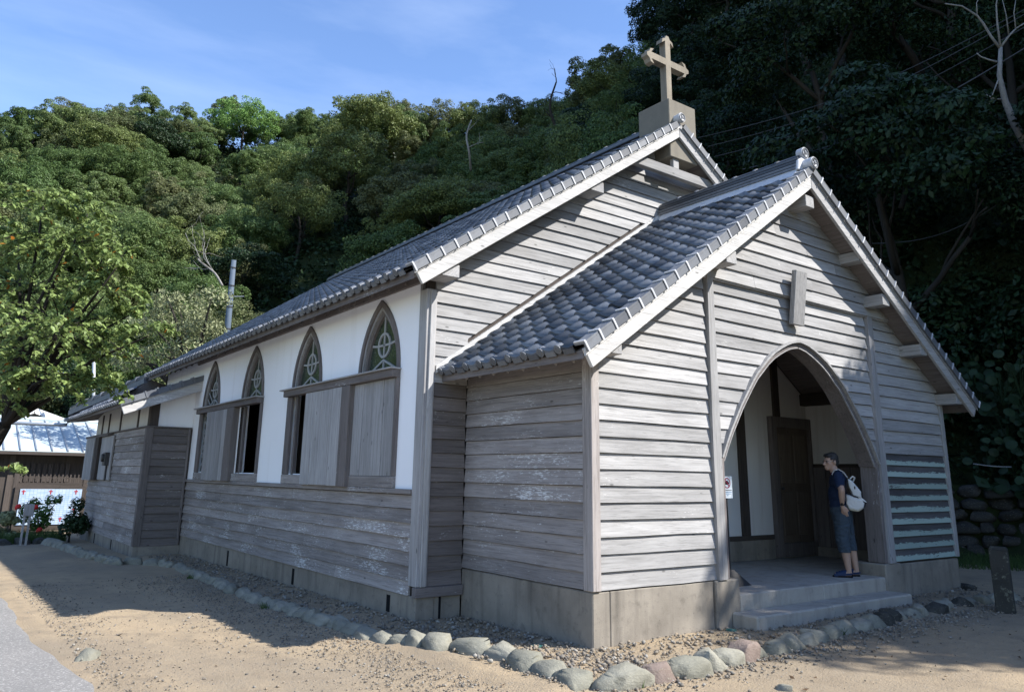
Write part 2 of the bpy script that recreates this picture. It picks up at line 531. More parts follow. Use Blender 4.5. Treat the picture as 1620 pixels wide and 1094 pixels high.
# ------------------------------------------------------------------ the church
CH = thing('wooden_church', 'weathered grey wooden church with tiled roof, gabled porch and a stone cross on top', 'church')
W, D, A = 7.80, 2.361, 0.664
X0 = -A
SP, SN = 0.695, 0.683
PZT, PZB = 5.948, 5.694       # porch barge apex, top and bottom
NZT, NZB = 7.560, 7.321       # nave barge apex
YPB, YNB = -0.40, 1.930       # front planes of the barge boards
NEND = 16.2
def ptop(x): return PZT - SP * abs(x - 3.9)
def ntop(x): return NZT - SN * abs(x - 3.9)

def pt(plane, u, z, out):
    k, c = plane
    if k == 'front': return (u, c - out, z)
    if k == 'left': return (c - out, u, z)
    return (c + out, u, z)

def plate(name, mat, plane, outer, holes, d0, d1, parent):
    """wall slab with openings, from out = d0 to out = d1"""
    loops = [outer] + holes
    tri = tessellate_polygon([[Vector((p[0], p[1], 0)) for p in lp] for lp in loops])
    flat = [p for lp in loops for p in lp]
    n = len(flat); mb = MB()
    mb.v = [pt(plane, u, z, d1) for u, z in flat] + [pt(plane, u, z, d0) for u, z in flat]
    for t in tri:
        mb.f.append(tuple(t)); mb.f.append(tuple(n + i for i in reversed(t)))
    b = 0
    for lp in loops:
        k = len(lp)
        for i in range(k):
            j = (i + 1) % k
            mb.f.append((b + i, b + j, n + b + j, n + b + i))
        b += k
    o = mb.build(name, mat, parent)
    bm = bmesh.new(); bm.from_mesh(o.data); bmesh.ops.recalc_face_normals(bm, faces=bm.faces); bm.to_mesh(o.data); bm.free()
    return o

rb = random.Random(3)
def board(parent, plane, L, R, zb, zt, mat, off=0.0, proud=0.023, name='clapboard'):
    """one clapboard; L, R give its left and right edge at a height"""
    zs = [zb + (zt - zb) * k / 5 for k in range(6)]
    zs = [z for z in zs if R(z) - L(z) > 0.012]
    if len(zs) < 2: return None
    d = rb.uniform(-0.004, 0.004); tilt = rb.uniform(-0.003, 0.003)
    lin = abs(R(zs[0]) - R(zs[-1])) < 1e-4 and abs(L(zs[0]) - L(zs[-1])) < 1e-4
    if lin: zs = [zs[0], zs[-1]]
    u0, u1 = L(zs[0]), R(zs[0])
    n = max(1, int((u1 - u0) / 0.55))
    lo = [(u0 + (u1 - u0) * k / n, zs[0] + rb.uniform(-0.004, 0.004) + tilt * (k / n - .5), rb.uniform(-0.003, 0.005)) for k in range(n + 1)]
    right = [(R(z), z, 0) for z in zs[1:]]
    left = [(L(z), z, 0) for z in reversed(zs[1:])]
    loop = lo + right + left
    def out(z, j): return off + 0.007 + (proud + d) * max(0.0, 1 - (z - zb) / (zt - zb)) + j
    fr = [pt(plane, u, z, out(z, j)) for u, z, j in loop]
    bk = [pt(plane, u, z, off - 0.004) for u, z, j in loop]
    if plane[0] == 'left': fr.reverse(); bk.reverse()
    mb = MB().prism(bk, fr) if plane[0] != 'right' else MB().prism(bk, fr)
    o = mb.build(name, mat, parent)
    return o

def rows(parent, plane, z0, step, n, L, R, mat, off=0.0, proud=0.023, matf=None, splits=None, gap=0.006):
    for k in range(n):
        zb = z0 + k * step; zt = zb + step - gap
        mt = matf(zb) if matf else mat
        if splits and R(zt) - L(zt) > 1.2:
            s = min(max(splits(k), L(zb) + 0.3), R(zt) - 0.3)
            board(parent, plane, L, (lambda z, s=s: s - 0.002), zb, zt, mt, off, proud)
            board(parent, plane, (lambda z, s=s: s + 0.002), R, zb, zt, mt, off, proud)
        else:
            board(parent, plane, L, R, zb, zt, mt, off, proud)

# ---- foundations
fo = MB()
fo.box(0.012, W - 0.012, 0.012, D, -0.35, 0.36)
FND = fo.build('foundation', M['concrete'], CH)
def fpart(name, mat, *boxes, parent=None, bev=0.008):
    mb = MB()
    for b in boxes: mb.box(*b)
    o = mb.build(name, mat, parent or CH)
    if bev: bevel(o, bev)
    return o
fpart('base_wall', M['concrete'], (-0.022, 0.22, -0.022, D - 0.003, -0.35, 0.556), parent=FND, bev=0.012)
fpart('base_wall', M['concrete'], (0.222, 1.84, -0.020, 0.20, -0.35, 0.554), parent=FND, bev=0.010)
fpart('base_wall', M['concrete'], (5.972, W + 0.02, -0.018, 0.20, -0.35, 0.538), parent=FND, bev=0.012)
fpart('base_wall', M['concrete'], (W - 0.20, W + 0.02, 0.202, D, -0.35, 0.538), parent=FND)
fpart('pier', M['concrete'], (1.842, 2.27, -0.055, 0.46, -0.3, 0.560), parent=FND, bev=0.014)
fpart('pier', M['concrete'], (5.54, 5.970, -0.055, 0.46, -0.3, 0.556), parent=FND, bev=0.014)
fpart('base_wall', M['concrete'], (X0 - 0.012, X0 + 0.25, D - 0.02, 16.2, -0.5, 0.262), parent=FND, bev=0.01)
fpart('base_wall', M['concrete'], (X0 + 0.252, -0.03, D - 0.008, D + 0.2, -0.4, 0.262), parent=FND)
# ventilation slots: black blocks on the concrete face standing in for shaded openings
for yv in (9.43, 6.14, 3.0):
    fpart('vent_slot', M['black'], (X0 - 0.016, X0 - 0.006, yv - 0.045, yv + 0.045, gz(-.6, yv) + 0.06, 0.215), parent=FND, bev=0)
fpart('expansion_joint', M['black'], (-0.345, -0.315, D - 0.014, D - 0.004, -0.1, 0.262), parent=FND, bev=0)
# ---- porch floor and steps
STP = fpart('porch_floor', M['floor'], (2.272, 3.98, -0.045, D, -0.2, 0.385), bev=0.014)
fpart('porch_floor', M['floor'], (3.984, 5.538, -0.045, D, -0.2, 0.385), bev=0.014)
fpart('porch_floor_edge', M['floor'], (0.25, 2.27, 0.2, D, -0.1, 0.383), parent=STP, bev=0)
fpart('porch_floor_edge', M['floor'], (5.54, 7.6, 0.2, D, -0.1, 0.383), parent=STP, bev=0)
fpart('entrance_step', M['floor'], (2.10, 3.62, -0.40, -0.047, -0.2, 0.205), bev=0.018)
fpart('entrance_step', M['floor'], (3.625, 5.53, -0.395, -0.047, -0.2, 0.208), bev=0.018)

# ---- porch facade
FPL = ('front', 0.0)
AC = 3.85
AZ = [1.93, 2.2, 2.6, 2.98, 3.28, 3.43, 3.50, 3.53]; AH = [1.785, 1.635, 1.355, 1.035, 0.675, 0.385, 0.19, 0.03]
def ahalf(z): return float(np.interp(z, AZ, AH, right=0.0)) if z < 3.53 else 0.0
def smooth_arch(n=12):
    zz = np.linspace(1.93, 3.53, n); zz = 1.93 + 1.6 * np.sin(np.linspace(0, math.pi / 2, n))
    return [(ahalf(z), z) for z in zz]
ar = smooth_arch(16)
gb = 0.12
outer = [(0.02, 0.55), (2.05, 0.55)] + [(AC - h - 0.02, z) for h, z in ar] + [(AC + h + 0.02, z) for h, z in reversed(ar)] + [(5.66, 0.55), (W - 0.02, 0.55), (W - 0.02, ptop(W) - gb), (3.9, PZT - gb), (0.02, ptop(0) - gb)]
FW = plate('facade_wall', M['dark_x'], FPL, outer, [], -0.10, -0.006, CH)  # backing coloured dark so gaps between boards read as shadow lines
gl = lambda z: 3.9 - (PZT - 0.02 - z) / SP
gr = lambda z: 3.9 + (PZT - 0.02 - z) / SP
R0, ST = 0.5685, 0.1705
rows(FW, FPL, R0, ST, 21, lambda z: max(0.085, gl(z)), lambda z: 1.898, M['front_x'])
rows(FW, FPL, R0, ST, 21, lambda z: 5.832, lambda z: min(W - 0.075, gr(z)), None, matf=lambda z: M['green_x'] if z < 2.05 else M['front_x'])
rows(FW, FPL, R0 + 8 * ST, ST, 13, lambda z: 2.052, lambda z: (AC - ahalf(z) - 0.012) if z < 3.53 else AC, M['front_x'])
rows(FW, FPL, R0 + 8 * ST, ST, 13, lambda z: (AC + ahalf(z) + 0.012) if z < 3.53 else AC, lambda z: 5.658, M['front_x'])
rows(FW, FPL, R0 + 21 * ST, ST, 11, gl, gr, M['front_x'], off=0.045, splits=lambda k: 2.9 + (k * 1.37) % 2.1)
def part(name, mat, parent=None, bev=0.006, **k):
    o = k['mb'].build(name, mat, parent or CH)
    if bev: bevel(o, bev)
    return o
part('ledge_board', M['front_x'], FW, mb=MB().box(1.4, 6.4, -0.052, 0.0, R0 + 21 * ST - 0.02, R0 + 21 * ST - 0.001), bev=0)
for x0, x1 in ((-0.035, 0.083), (W - 0.073, W + 0.035)):
    part('corner_post', M['front_z'] if x0 > 1 else M['side_z'], mb=MB().box(x0, x1, -0.046, 0.10, 0.562, 2.98 if x0 < 1 else 2.98))
# the two battens that frame the doorway
for x0, x1 in ((1.90, 2.05), (5.66, 5.83)):
    mbx = MB()
    n = 9
    for k in range(n):
        pass
    zz = [0.562 + (4.15 - 0.562) * k / 12 for k in range(13)]
    prof = []
    for z in zz:
        nar = 0.035 * max(0, (z - 2.0) / 2.1) if x0 < 3 else 0.03 * max(0, (z - 2.0) / 2.1)
        j = rb.uniform(-0.005, 0.005)
        a, b_ = (x0 + nar + j, x1 - 0.2 * nar + j)
        prof.append([(a, 0.04, z), (b_, 0.04, z), (b_, -0.066 + j, z), (a, -0.066 + j, z)])
    for q in prof: mbx.v += q
    for i in range(12):
        for k in range(4):
            mbx.f.append((i * 4 + k, i * 4 + (k + 1) % 4, i * 4 + 4 + (k + 1) % 4, i * 4 + 4 + k))
    mbx.f.append((48, 49, 50, 51))
    o = mbx.build('door_batten', M['front_z'] if x0 < 3 else M['plank_z'], CH)
# jambs below the arch
for x0, x1 in ((2.052, 2.12), (5.59, 5.657)):
    part('door_jamb', M['brown_z'], mb=MB().box(x0, x1, -0.04, 0.22, 0.562, 1.95))
# arch trim: thin outer strip and deeper inner reveal
def arch_strip(name, mat, r0, r1, y0, y1):
    pts = [(AC - h, z) for h, z in ar] + [(AC + h, z) for h, z in reversed(ar)]
    mb = MB(); n = len(pts)
    for i, (x, z) in enumerate(pts):
        a = pts[max(i - 1, 0)]; b = pts[min(i + 1, n - 1)]
        tx, tz_ = b[0] - a[0], b[1] - a[1]; l = math.hypot(tx, tz_); nx_, nz_ = -tz_ / l, tx / l
        for r in (r0, r1):
            for y in (y0, y1): mb.v.append((x + nx_ * r, y, z + nz_ * r))
    for i in range(n - 1):
        q = 4 * i
        for a, b in ((0, 1), (1, 3), (3, 2), (2, 0)):
            mb.f.append((q + a, q + b, q + 4 + b, q + 4 + a))
    mb.f += [(0, 1, 3, 2), (4 * n - 4, 4 * n - 2, 4 * n - 1, 4 * n - 3)]
    o = mb.build(name, mat, CH)
    bm = bmesh.new(); bm.from_mesh(o.data); bmesh.ops.recalc_face_normals(bm, faces=bm.faces); bm.to_mesh(o.data); bm.free()
    return o
arch_strip('arch_moulding', M['front_x'], -0.008, 0.020, -0.075, 0.03)
arch_strip('arch_reveal', M['brown_x'], -0.070, -0.010, -0.03, 0.22)  # darker wood than the trim puts the reveal's shade into the colour
arch_strip('arch_bead', M['plank_x'], -0.085, -0.071, -0.032, -0.012)
# board hanging under the gable, leaning out at its top
ax = Vector((0.132, 0, 0)); up = Vector((0, -0.10, 0.68)).normalized(); th = ax.normalized().cross(up)
part('hanging_board', M['front_z'], mb=MB().obox((3.75, -0.150, 4.12), ax, up * 0.375, th * 0.035))
part('board_bracket', M['iron'], mb=MB().box(3.72, 3.82, -0.16, 0.0, 4.15, 4.19), bev=0)

# ---- porch side walls
LPL = ('left', 0.0)
PW = part('porch_side_wall', M['dark_y'], mb=MB().box(0.006, 0.11, 0.10, D, 0.55, 3.10), bev=0)
rows(PW, LPL, R0, 0.1705, 14, lambda y: 0.102, lambda y: D - 0.012, M['side_y'], gap=0.006)
PW2 = part('porch_side_wall', M['side_y'], mb=MB().box(W - 0.11, W - 0.006, 0.10, D, 0.55, 3.10), bev=0)
rows(PW2, ('right', W), R0, 0.1705, 14, lambda y: 0.102, lambda y: D - 0.012, M['side_y'], gap=0.006)

M['door_z'] = wood('door_wood', 'z', (0.085, 0.066, 0.050), (0.16, 0.128, 0.10), (0.2, 0.18, 0.16), 0.1)
# ---- porch interior
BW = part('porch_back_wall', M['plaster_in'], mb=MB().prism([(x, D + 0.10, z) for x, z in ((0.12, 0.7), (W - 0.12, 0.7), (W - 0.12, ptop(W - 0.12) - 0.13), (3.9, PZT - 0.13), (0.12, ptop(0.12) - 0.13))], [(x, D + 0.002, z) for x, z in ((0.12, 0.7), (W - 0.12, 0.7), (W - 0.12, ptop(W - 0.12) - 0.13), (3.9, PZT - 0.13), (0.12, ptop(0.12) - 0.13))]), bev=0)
part('back_wall_base', M['concrete'], BW, mb=MB().box(0.12, W - 0.12, D - 0.02, D + 0.10, 0.3, 0.699))
part('back_wall_sill', M['dark_x'], BW, mb=MB().box(0.12, 6.42, D - 0.035, D - 0.001, 0.70, 0.775))
for xp in (2.05, 5.55):
    part('back_wall_post', M['dark_z'], BW, mb=MB().box(xp, xp + 0.2, D - 0.05, D - 0.001, 0.775, 4.6))
part('back_wall_post', M['dark_z'], BW, mb=MB().box(6.62, 6.80, D - 0.05, D - 0.001, 2.80, 4.2))
part('back_wall_beam', M['dark_x'], BW, mb=MB().box(2.45, W - 2.45, D - 0.06, D - 0.001, 4.35, 4.58))
DR = part('door', M['door_z'], mb=MB().box(6.60, 7.60, D - 0.035, D - 0.001, 0.63, 2.62))
for x0, x1, z0, z1 in ((6.44, 6.60, 0.40, 2.80), (7.60, 7.685, 0.40, 2.80), (6.6, 7.6, 2.62, 2.80), (6.6, 7.6, 0.40, 0.63)):
    part('door_frame', M['brown_z'], DR, mb=MB().box(x0, x1, D - 0.09, D - 0.0015, z0, z1))
for x0, x1 in ((6.70, 7.06), (7.14, 7.5)):
    for z0, z1 in ((0.75, 1.5), (1.64, 2.5)):
        part('door_panel', M['door_z'], DR, mb=MB().box(x0, x1, D - 0.048, D - 0.03, z0, z1), bev=0.012)
part('door_handle', M['iron'], DR, mb=MB().ellipsoid((6.68, D - 0.08, 1.55), (0.03, 0.035, 0.03)))
# inside of the right wall: plaster above, upright planks below
RI = part('inner_wall', M['plaster_in'], mb=MB().box(W - 0.135, W - 0.112, 0.12, D - 0.001, 1.97, 3.2), bev=0)
part('dado_rail', M['dark_y'], RI, mb=MB().box(W - 0.17, W - 0.112, 0.12, D - 0.09, 1.93, 1.99))
for k in range(9):
    y0 = 0.12 + k * 0.24
    part('dado_plank', M['brown_z'], RI, mb=MB().box(W - 0.15, W - 0.112, y0 + 0.004, min(y0 + 0.236, D - 0.09), 0.45, 1.929), bev=0.004)
part('wall_plate', M['dark_y'], RI, mb=MB().box(W - 0.30, W - 0.112, 0.12, D - 0.001, 3.05, 3.26))

# ---- roofs
THP = math.atan(SP); THN = math.atan(SN)
def tile_mesh(name, wd, L=0.30, mat=None, extra_cap=False):
    """S-section pantile: roll on one side, shallow pan on the other"""
    sec = []
    for s, zz in ((0, 0.004), (0.06, 0.026), (0.14, 0.044), (0.24, 0.050), (0.34, 0.040), (0.42, 0.020), (0.55, 0.002), (0.72, -0.006), (0.88, 0.0), (1.04, 0.010)):
        sec.append((s * wd, zz))
    mb = MB(); n = len(sec)
    for y, dz in ((0, 0.034), (L, 0.0)):
        for x, z in sec: mb.v.append((x - wd / 2, y, z + dz + 0.012))
    for x, z in sec: mb.v.append((x - wd / 2, 0, z + 0.034 - 0.022))
    for x, z in sec: mb.v.append((x - wd / 2, L * 0.6, z - 0.006))
    for i in range(n - 1):
        mb.f.append((i, i + 1, n + i + 1, n + i))
        mb.f.append((2 * n + i, 2 * n + i + 1, i + 1, i))
        mb.f.append((3 * n + i, 3 * n + i + 1, 2 * n + i + 1, 2 * n + i))
    me = mb.mesh(name, mat)
    for p in me.polygons: p.use_smooth = (p.index % 3 == 0)
    return me

def slope_frame(side, th):
    """columns: X along the eave, Y up the slope, Z the outward normal"""
    if side < 0: y = Vector((math.cos(th), 0, math.sin(th))); z = Vector((-math.sin(th), 0, math.cos(th))); x = Vector((0, -1, 0))
    else: y = Vector((-math.cos(th), 0, math.sin(th))); z = Vector((math.sin(th), 0, math.cos(th))); x = Vector((0, 1, 0))
    return x, y, z
def fmat(p, x, y, z):
    m_ = Matrix((x, y, z)).transposed().to_4x4(); m_.translation = p
    return m_

rt = random.Random(9)
COURSE = 0.2412
def tiles(roof, side, th, sl, zt, eave_x, y0, y1, pitch, single, nrow, capmesh=True):
    """single(col,row) says which tiles are objects of their own; the rest are joined"""
    x, y, z = slope_frame(side, th)
    n = int(round((y1 - y0) / pitch)); pw = (y1 - y0) / n
    me = tile_mesh('roof_tile', pw, mat=M['tile'])
    tv = np.array([v.co[:] for v in me.vertices]); tf = [tuple(p.vertices) for p in me.polygons]
    base = len(tv); V = []; Fc = []
    ez = zt - sl * abs(eave_x - 3.9)
    cap = MB()
    cap.tube([(-pw * 0.26, -0.012, 0.035), (-pw * 0.26, 0.06, 0.035)], [0.052, 0.05], 12)
    cap.box(-pw * 0.05, pw * 0.5, -0.006, 0.012, -0.035, 0.024)
    cap.tube([(-pw * 0.26, -0.016, 0.035), (-pw * 0.26, -0.010, 0.035)], [0.032, 0.040], 10)
    capme = cap.mesh('eave_cap', M['tile_edge'])
    cnt = 0
    for c in range(n):
        yc = y0 + (c + 0.5) * pw
        for r in range(nrow):
            p = Vector((eave_x, yc, ez)) + y * (r * COURSE - 0.07) + z * 0.004
            m_ = fmat(p, x, y, z) @ Matrix.Rotation(rt.gauss(0, 0.008), 4, 'Z') @ Matrix.Rotation(rt.gauss(0, 0.010), 4, 'X')
            m_.translation += z * rt.uniform(-0.003, 0.004)
            if single(c, r):
                o = link('roof_tile', me, roof); o.matrix_local = m_
            else:
                a = np.array(m_)
                V.append(tv @ a[:3, :3].T + a[:3, 3]); Fc += [tuple(i + cnt * base for i in f) for f in tf]; cnt += 1
        if capmesh:
            o = link('eave_cap', capme, roof); o.matrix_local = fmat(Vector((eave_x, yc, ez)) - y * 0.072 + z * 0.012, x, y, z)
    if cnt:
        mj = bpy.data.meshes.new('roof_tiles'); mj.from_pydata(np.concatenate(V).tolist(), [], Fc); mj.materials.append(M['tile'])
        mj.polygons.foreach_set('use_smooth', [i % 3 == 0 for i in range(len(mj.polygons))])
        o = link('roof_tiles', mj, roof); tag(o, kind='stuff')

def verge(roof, side, th, sl, zt, x_tip, yv, face, n):
    """verge tiles that cap the barge board; face = -1 looks to the front, +1 to the back"""
    x, y, z = slope_frame(side, th)
    out = Vector((0, face, 0))
    mb = MB()
    def bx(o0, o1, l0, l1, n0, n1):
        mb.obox((0, 0, 0), (0, 0, 0), (0, 0, 0), (0, 0, 0)); b = len(mb.v) - 8
        k = 0
        for nn in (n0, n1):
            for oo, ll in ((o0, l0), (o1, l0), (o1, l1), (o0, l1)):
                mb.v[b + k] = (oo, ll, nn); k += 1
    bx(-0.12, 0.030, 0, 0.236, 0.040, 0.064)
    bx(0.010, 0.032, 0, 0.236, -0.040, 0.039)
    me = mb.mesh('verge_tile', M['tile_edge'])
    mb = MB()
    bx(-0.122, 0.040, 0, 0.022, 0.0645, 0.080)
    bx(0.0325, 0.044, 0, 0.022, -0.048, 0.0644)
    me2 = mb.mesh('verge_joint', M['tile_pale'])
    for q in (me, me2):
        bm = bmesh.new(); bm.from_mesh(q); bmesh.ops.recalc_face_normals(bm, faces=bm.faces); bm.to_mesh(q); bm.free()
    ez = zt - sl * abs(x_tip - 3.9)
    for r in range(n):
        p = Vector((x_tip, yv, ez)) + y * (r * COURSE - 0.03) + z * (rt.uniform(-0.003, 0.003))
        mm = fmat(p, out, y, z) @ Matrix.Rotation(rt.gauss(0, 0.014), 4, 'X')
        link('verge_tile', me, roof).matrix_local = mm; link('verge_joint', me2, roof).matrix_local = mm

def deck(name, th, sl, zt, xt, y0, y1, thick, mat):
    """roof boarding as a Λ-shaped prism"""
    zl = zt - sl * (3.9 - xt); xr = 7.8 - xt
    top = [(xt, zl), (3.9, zt), (xr, zl)]; bot = [(xr, zl - thick), (3.9, zt - thick), (xt, zl - thick)]
    lp = top + bot
    mb = MB().prism([(x, y1, z) for x, z in lp], [(x, y0, z) for x, z in lp])
    return mb.build(name, mat, CH)
PR = deck('porch_roof', THP, SP, PZT - 0.03, -0.42, -0.355, D - 0.012, 0.085, M['brown_y'])
NR = deck('nave_roof', THN, SN, NZT - 0.03, -1.10, 1.975, NEND, 0.10, M['brown_y'])
tiles(PR, -1, THP, SP, PZT, -0.40, -0.26, D - 0.03, 0.2875, lambda c, r: True, 21)
tiles(PR, 1, THP, SP, PZT, 8.20, -0.26, D - 0.03, 0.2875, lambda c, r: False, 21)
nst = 3
tiles(NR, -1, THN, SN, NZT, -1.10, 2.10, NEND - 0.14, 0.25, lambda c, r: c < 6 and r < 18, 24)
tiles(NR, 1, THN, SN, NZT, 8.90, 2.10, NEND - 0.14, 0.25, lambda c, r: False, 24, False)
verge(PR, -1, THP, SP, PZT + 0.01, -0.43, YPB - 0.012, -1, 22)
verge(PR, 1, THP, SP, PZT + 0.01, 8.23, YPB - 0.012, -1, 22)
verge(NR, -1, THN, SN, NZT + 0.01, -1.12, YNB - 0.012, -1, 25)
verge(NR, 1, THN, SN, NZT + 0.01, 8.92, YNB - 0.012, -1, 25)
verge(NR, -1, THN, SN, NZT + 0.01, -1.12, NEND, 1, 25)

def barge(tipb, tipt, zb, zt, y0, y1):
    for s in (-1, 1):
        f = (lambda x: x) if s < 0 else (lambda x: 7.8 - x)
        lp = [(f(tipb[0]), tipb[1]), (3.9 + s * 0.002, zb), (3.9 + s * 0.002, zt), (f(tipt[0]), tipt[1])]
        mb = MB().prism([(x, y1, z) for x, z in lp], [(x, y0, z) for x, z in lp])
        o = mb.build('barge_board', M['barge'] if s < 0 else M['front_x'], CH); bevel(o, 0.006)
        # upper fillet strip, slightly proud
        d = 0.075
        lp = [(f(tipt[0]) , tipt[1] - d), (3.9 + s * 0.002, zt - d), (3.9 + s * 0.002, zt + 0.006), (f(tipt[0]), tipt[1] + 0.006)]
        o = MB().prism([(x, y0 - 0.001, z) for x, z in lp], [(x, y0 - 0.014, z) for x, z in lp]).build('barge_fillet', M['barge'] if s < 0 else M['front_x'], CH)
barge((-0.331, 2.746), (-0.448, 2.925), PZB, PZT, YPB, YPB + 0.045)
barge((-0.993, 3.953), (-1.118, 4.145), NZB, NZT, YNB, YNB + 0.045)
# purlin ends carried out to the barge boards
for x, zb in ((0.03, 2.93), (2.06, 4.27), (3.82, 5.42)):
    for xx in ((x, 7.8 - x) if x < 3.5 else (3.9,)):
        part('purlin', M['front_y'], mb=MB().box(xx - 0.10, xx + 0.10, YPB + 0.046, 0.0, zb, zb + 0.17))
part('purlin', M['front_y'], mb=MB().box(5.05, 5.25, YPB + 0.046, 0.0, 4.85, 5.0)); part('purlin', M['front_y'], mb=MB().box(7.0 - .35, 7.0 - .15, YPB + 0.046, 0.0, 3.62, 3.79))
for x, zb in ((-0.56, 4.13), (2.02, 5.90)):
    for xx in (x, 7.8 - x):
        part('purlin', M['front_y'], mb=MB().box(xx - 0.13, xx + 0.13, YNB + 0.046, D - 0.03, zb, zb + 0.17))
part('collar_beam', M['front_x'], mb=MB().box(3.9 - 0.98, 3.9 + 0.98, 2.02, 2.12, 6.62, 6.78))
part('king_strut', M['front_z'], mb=MB().box(3.83, 3.97, 2.03, 2.11, 6.781, 7.40))
# thin straps that carried a gutter under the eaves
def strap(x, y, z, ln):
    return MB().beam((x, y, z), (x - 0.05, y, z - ln), 0.035, 0.012, (0, 1, 0))
for k in range(9): strap(-0.30, -0.12 + k * 0.285, 2.93, 0.10).build('gutter_strap', M['plank_z'], PR)
for k in range(26): strap(-0.95, 2.35 + k * 0.50, 4.10, 0.08).build('gutter_strap', M['brown_z'], NR)

# ridges: courses of thin tiles under a round cap
def ridge(parent, y0, y1, z0, wd, layers, hl, rcap, knob):
    for k in range(layers):
        ww = wd * (1 - 0.28 * k / max(1, layers - 1))
        z = z0 + k * hl
        MB().box(3.9 - ww / 2, 3.9 + ww / 2, y0, y1, z, z + hl * 0.66).build('ridge_course', M['tile'], parent)
        MB().box(3.9 - ww / 2 + 0.022, 3.9 + ww / 2 - 0.022, y0 + 0.004, y1, z + hl * 0.66, z + hl).build('ridge_joint', M['black'], parent)
    zc = z0 + layers * hl
    n = int((y1 - y0) / knob)
    for k in range(n):
        a = y0 + (y1 - y0) * k / n; b = y0 + (y1 - y0) * (k + 1) / n
        mb = MB(); seg = 8
        for yy, rr in ((a, rcap * 1.16), (a + 0.05, rcap * 1.16), (a + 0.051, rcap), (b - 0.001, rcap)):
            for j in range(seg + 1):
                t = math.pi * j / seg
                mb.v.append((3.9 - rr * math.cos(t), yy, zc - 0.02 + rr * math.sin(t)))
        for i in range(3):
            for j in range(seg):
                q = i * (seg + 1) + j
                mb.f.append((q, q + 1, q + seg + 2, q + seg + 1))
        mb.f.append(tuple(range(seg, -1, -1)))
        mb.build('ridge_cap', M['tile'] if k else M['tile_edge'], parent, True)
    return zc
zc = ridge(PR, -0.30, D - 0.035, 5.98, 0.36, 4, 0.052, 0.078, 0.33)
for s_ in (-1, 1): MB().prism([(3.9 + s_ * 0.12, -0.30, 6.03), (3.9 + s_ * 0.26, -0.30, 5.845), (3.9 + s_ * 0.12, -0.30, 5.84)], [(3.9 + s_ * 0.12, D - 0.035, 6.03), (3.9 + s_ * 0.26, D - 0.035, 5.845), (3.9 + s_ * 0.12, D - 0.035, 5.84)]).build('ridge_mortar', M['tile_pale'], PR)
def round_end(parent, c, r, back):
    mb = MB().tube([(c[0], c[1], c[2]), (c[0], c[1] + back, c[2])], [r, r * 0.94], 18)
    o = mb.build('ridge_end_tile', M['tile_pale'], parent)
    mb = MB()
    for rr, rw, dy in ((0.86, 0.12, 0.012),):
        for k in range(18):
            t0, t1 = 2 * math.pi * k / 18, 2 * math.pi * (k + 1) / 18
            q = [(c[0] + rad * math.cos(t), yy, c[2] + rad * math.sin(t)) for yy in (c[1] - 0.0005, c[1] - dy) for rad in (r * rr, r * (rr - rw) * 0.95) for t in (t0, t1)]
            mb.add(q, [(0, 1, 3, 2), (4, 6, 7, 5), (0, 4, 5, 1), (2, 3, 7, 6), (0, 2, 6, 4), (1, 5, 7, 3)])
    mb.tube([(c[0], c[1] - 0.014, c[2]), (c[0], c[1], c[2])], [r * 0.22, r * 0.3], 10)
    for k in range(3):
        t = 2 * math.pi * k / 3
        mb.tube([(c[0] + r * .42 * math.cos(t), c[1] - 0.010, c[2] + r * .42 * math.sin(t)), (c[0] + r * .42 * math.cos(t), c[1] + 0.001, c[2] + r * .42 * math.sin(t))], [r * 0.16, r * 0.2], 8)
    mb.build('crest_relief', M['tile_edge'], o)
round_end(PR, (3.9, -0.345, 6.245), 0.088, 0.10)
round_end(PR, (3.9, -0.475, 6.055), 0.088, 0.24)
part('ridge_end_ornament', M['tile_pale'], PR, mb=MB().prism([(3.9 + x, -0.29, z) for x, z in ((-0.2, 5.95), (0.2, 5.95), (0.17, 6.10), (0.08, 6.16), (-0.08, 6.16), (-0.17, 6.10))], [(3.9 + x, -0.335, z) for x, z in ((-0.2, 5.95), (0.2, 5.95), (0.17, 6.10), (0.08, 6.16), (-0.08, 6.16), (-0.17, 6.10))]), bev=0.01)
ridge(NR, 2.56, NEND, NZT + 0.02, 0.34, 3, 0.04, 0.075, 0.36)
round_end(NR, (3.9, 1.86, NZT + 0.10), 0.085, 0.20)
for k in range(1, 8):
    xx = 3.9
# where the porch roof meets the nave wall: sloping flashing board
for s in (-1, 1):
    f = (lambda x: x) if s < 0 else (lambda x: 7.8 - x)
    lp = [(f(-0.53), ptop(-0.53) + 0.06), (3.9 + s * 0.14, ptop(3.76) + 0.06), (3.9 + s * 0.14, ptop(3.76) + 0.16), (f(-0.53), ptop(-0.53) + 0.16)]
    o = MB().prism([(x, D + 0.0, z) for x, z in lp], [(x, D - 0.062, z) for x, z in lp]).build('flashing_board', M['barge'], CH)
    lp = [(f(-0.60), ptop(-0.60) - 0.10), (f(-0.3), ptop(-0.3) + 0.05), (f(-0.5), ptop(-0.5) + 0.16), (f(-0.60), ptop(-0.6) + 0.16)]
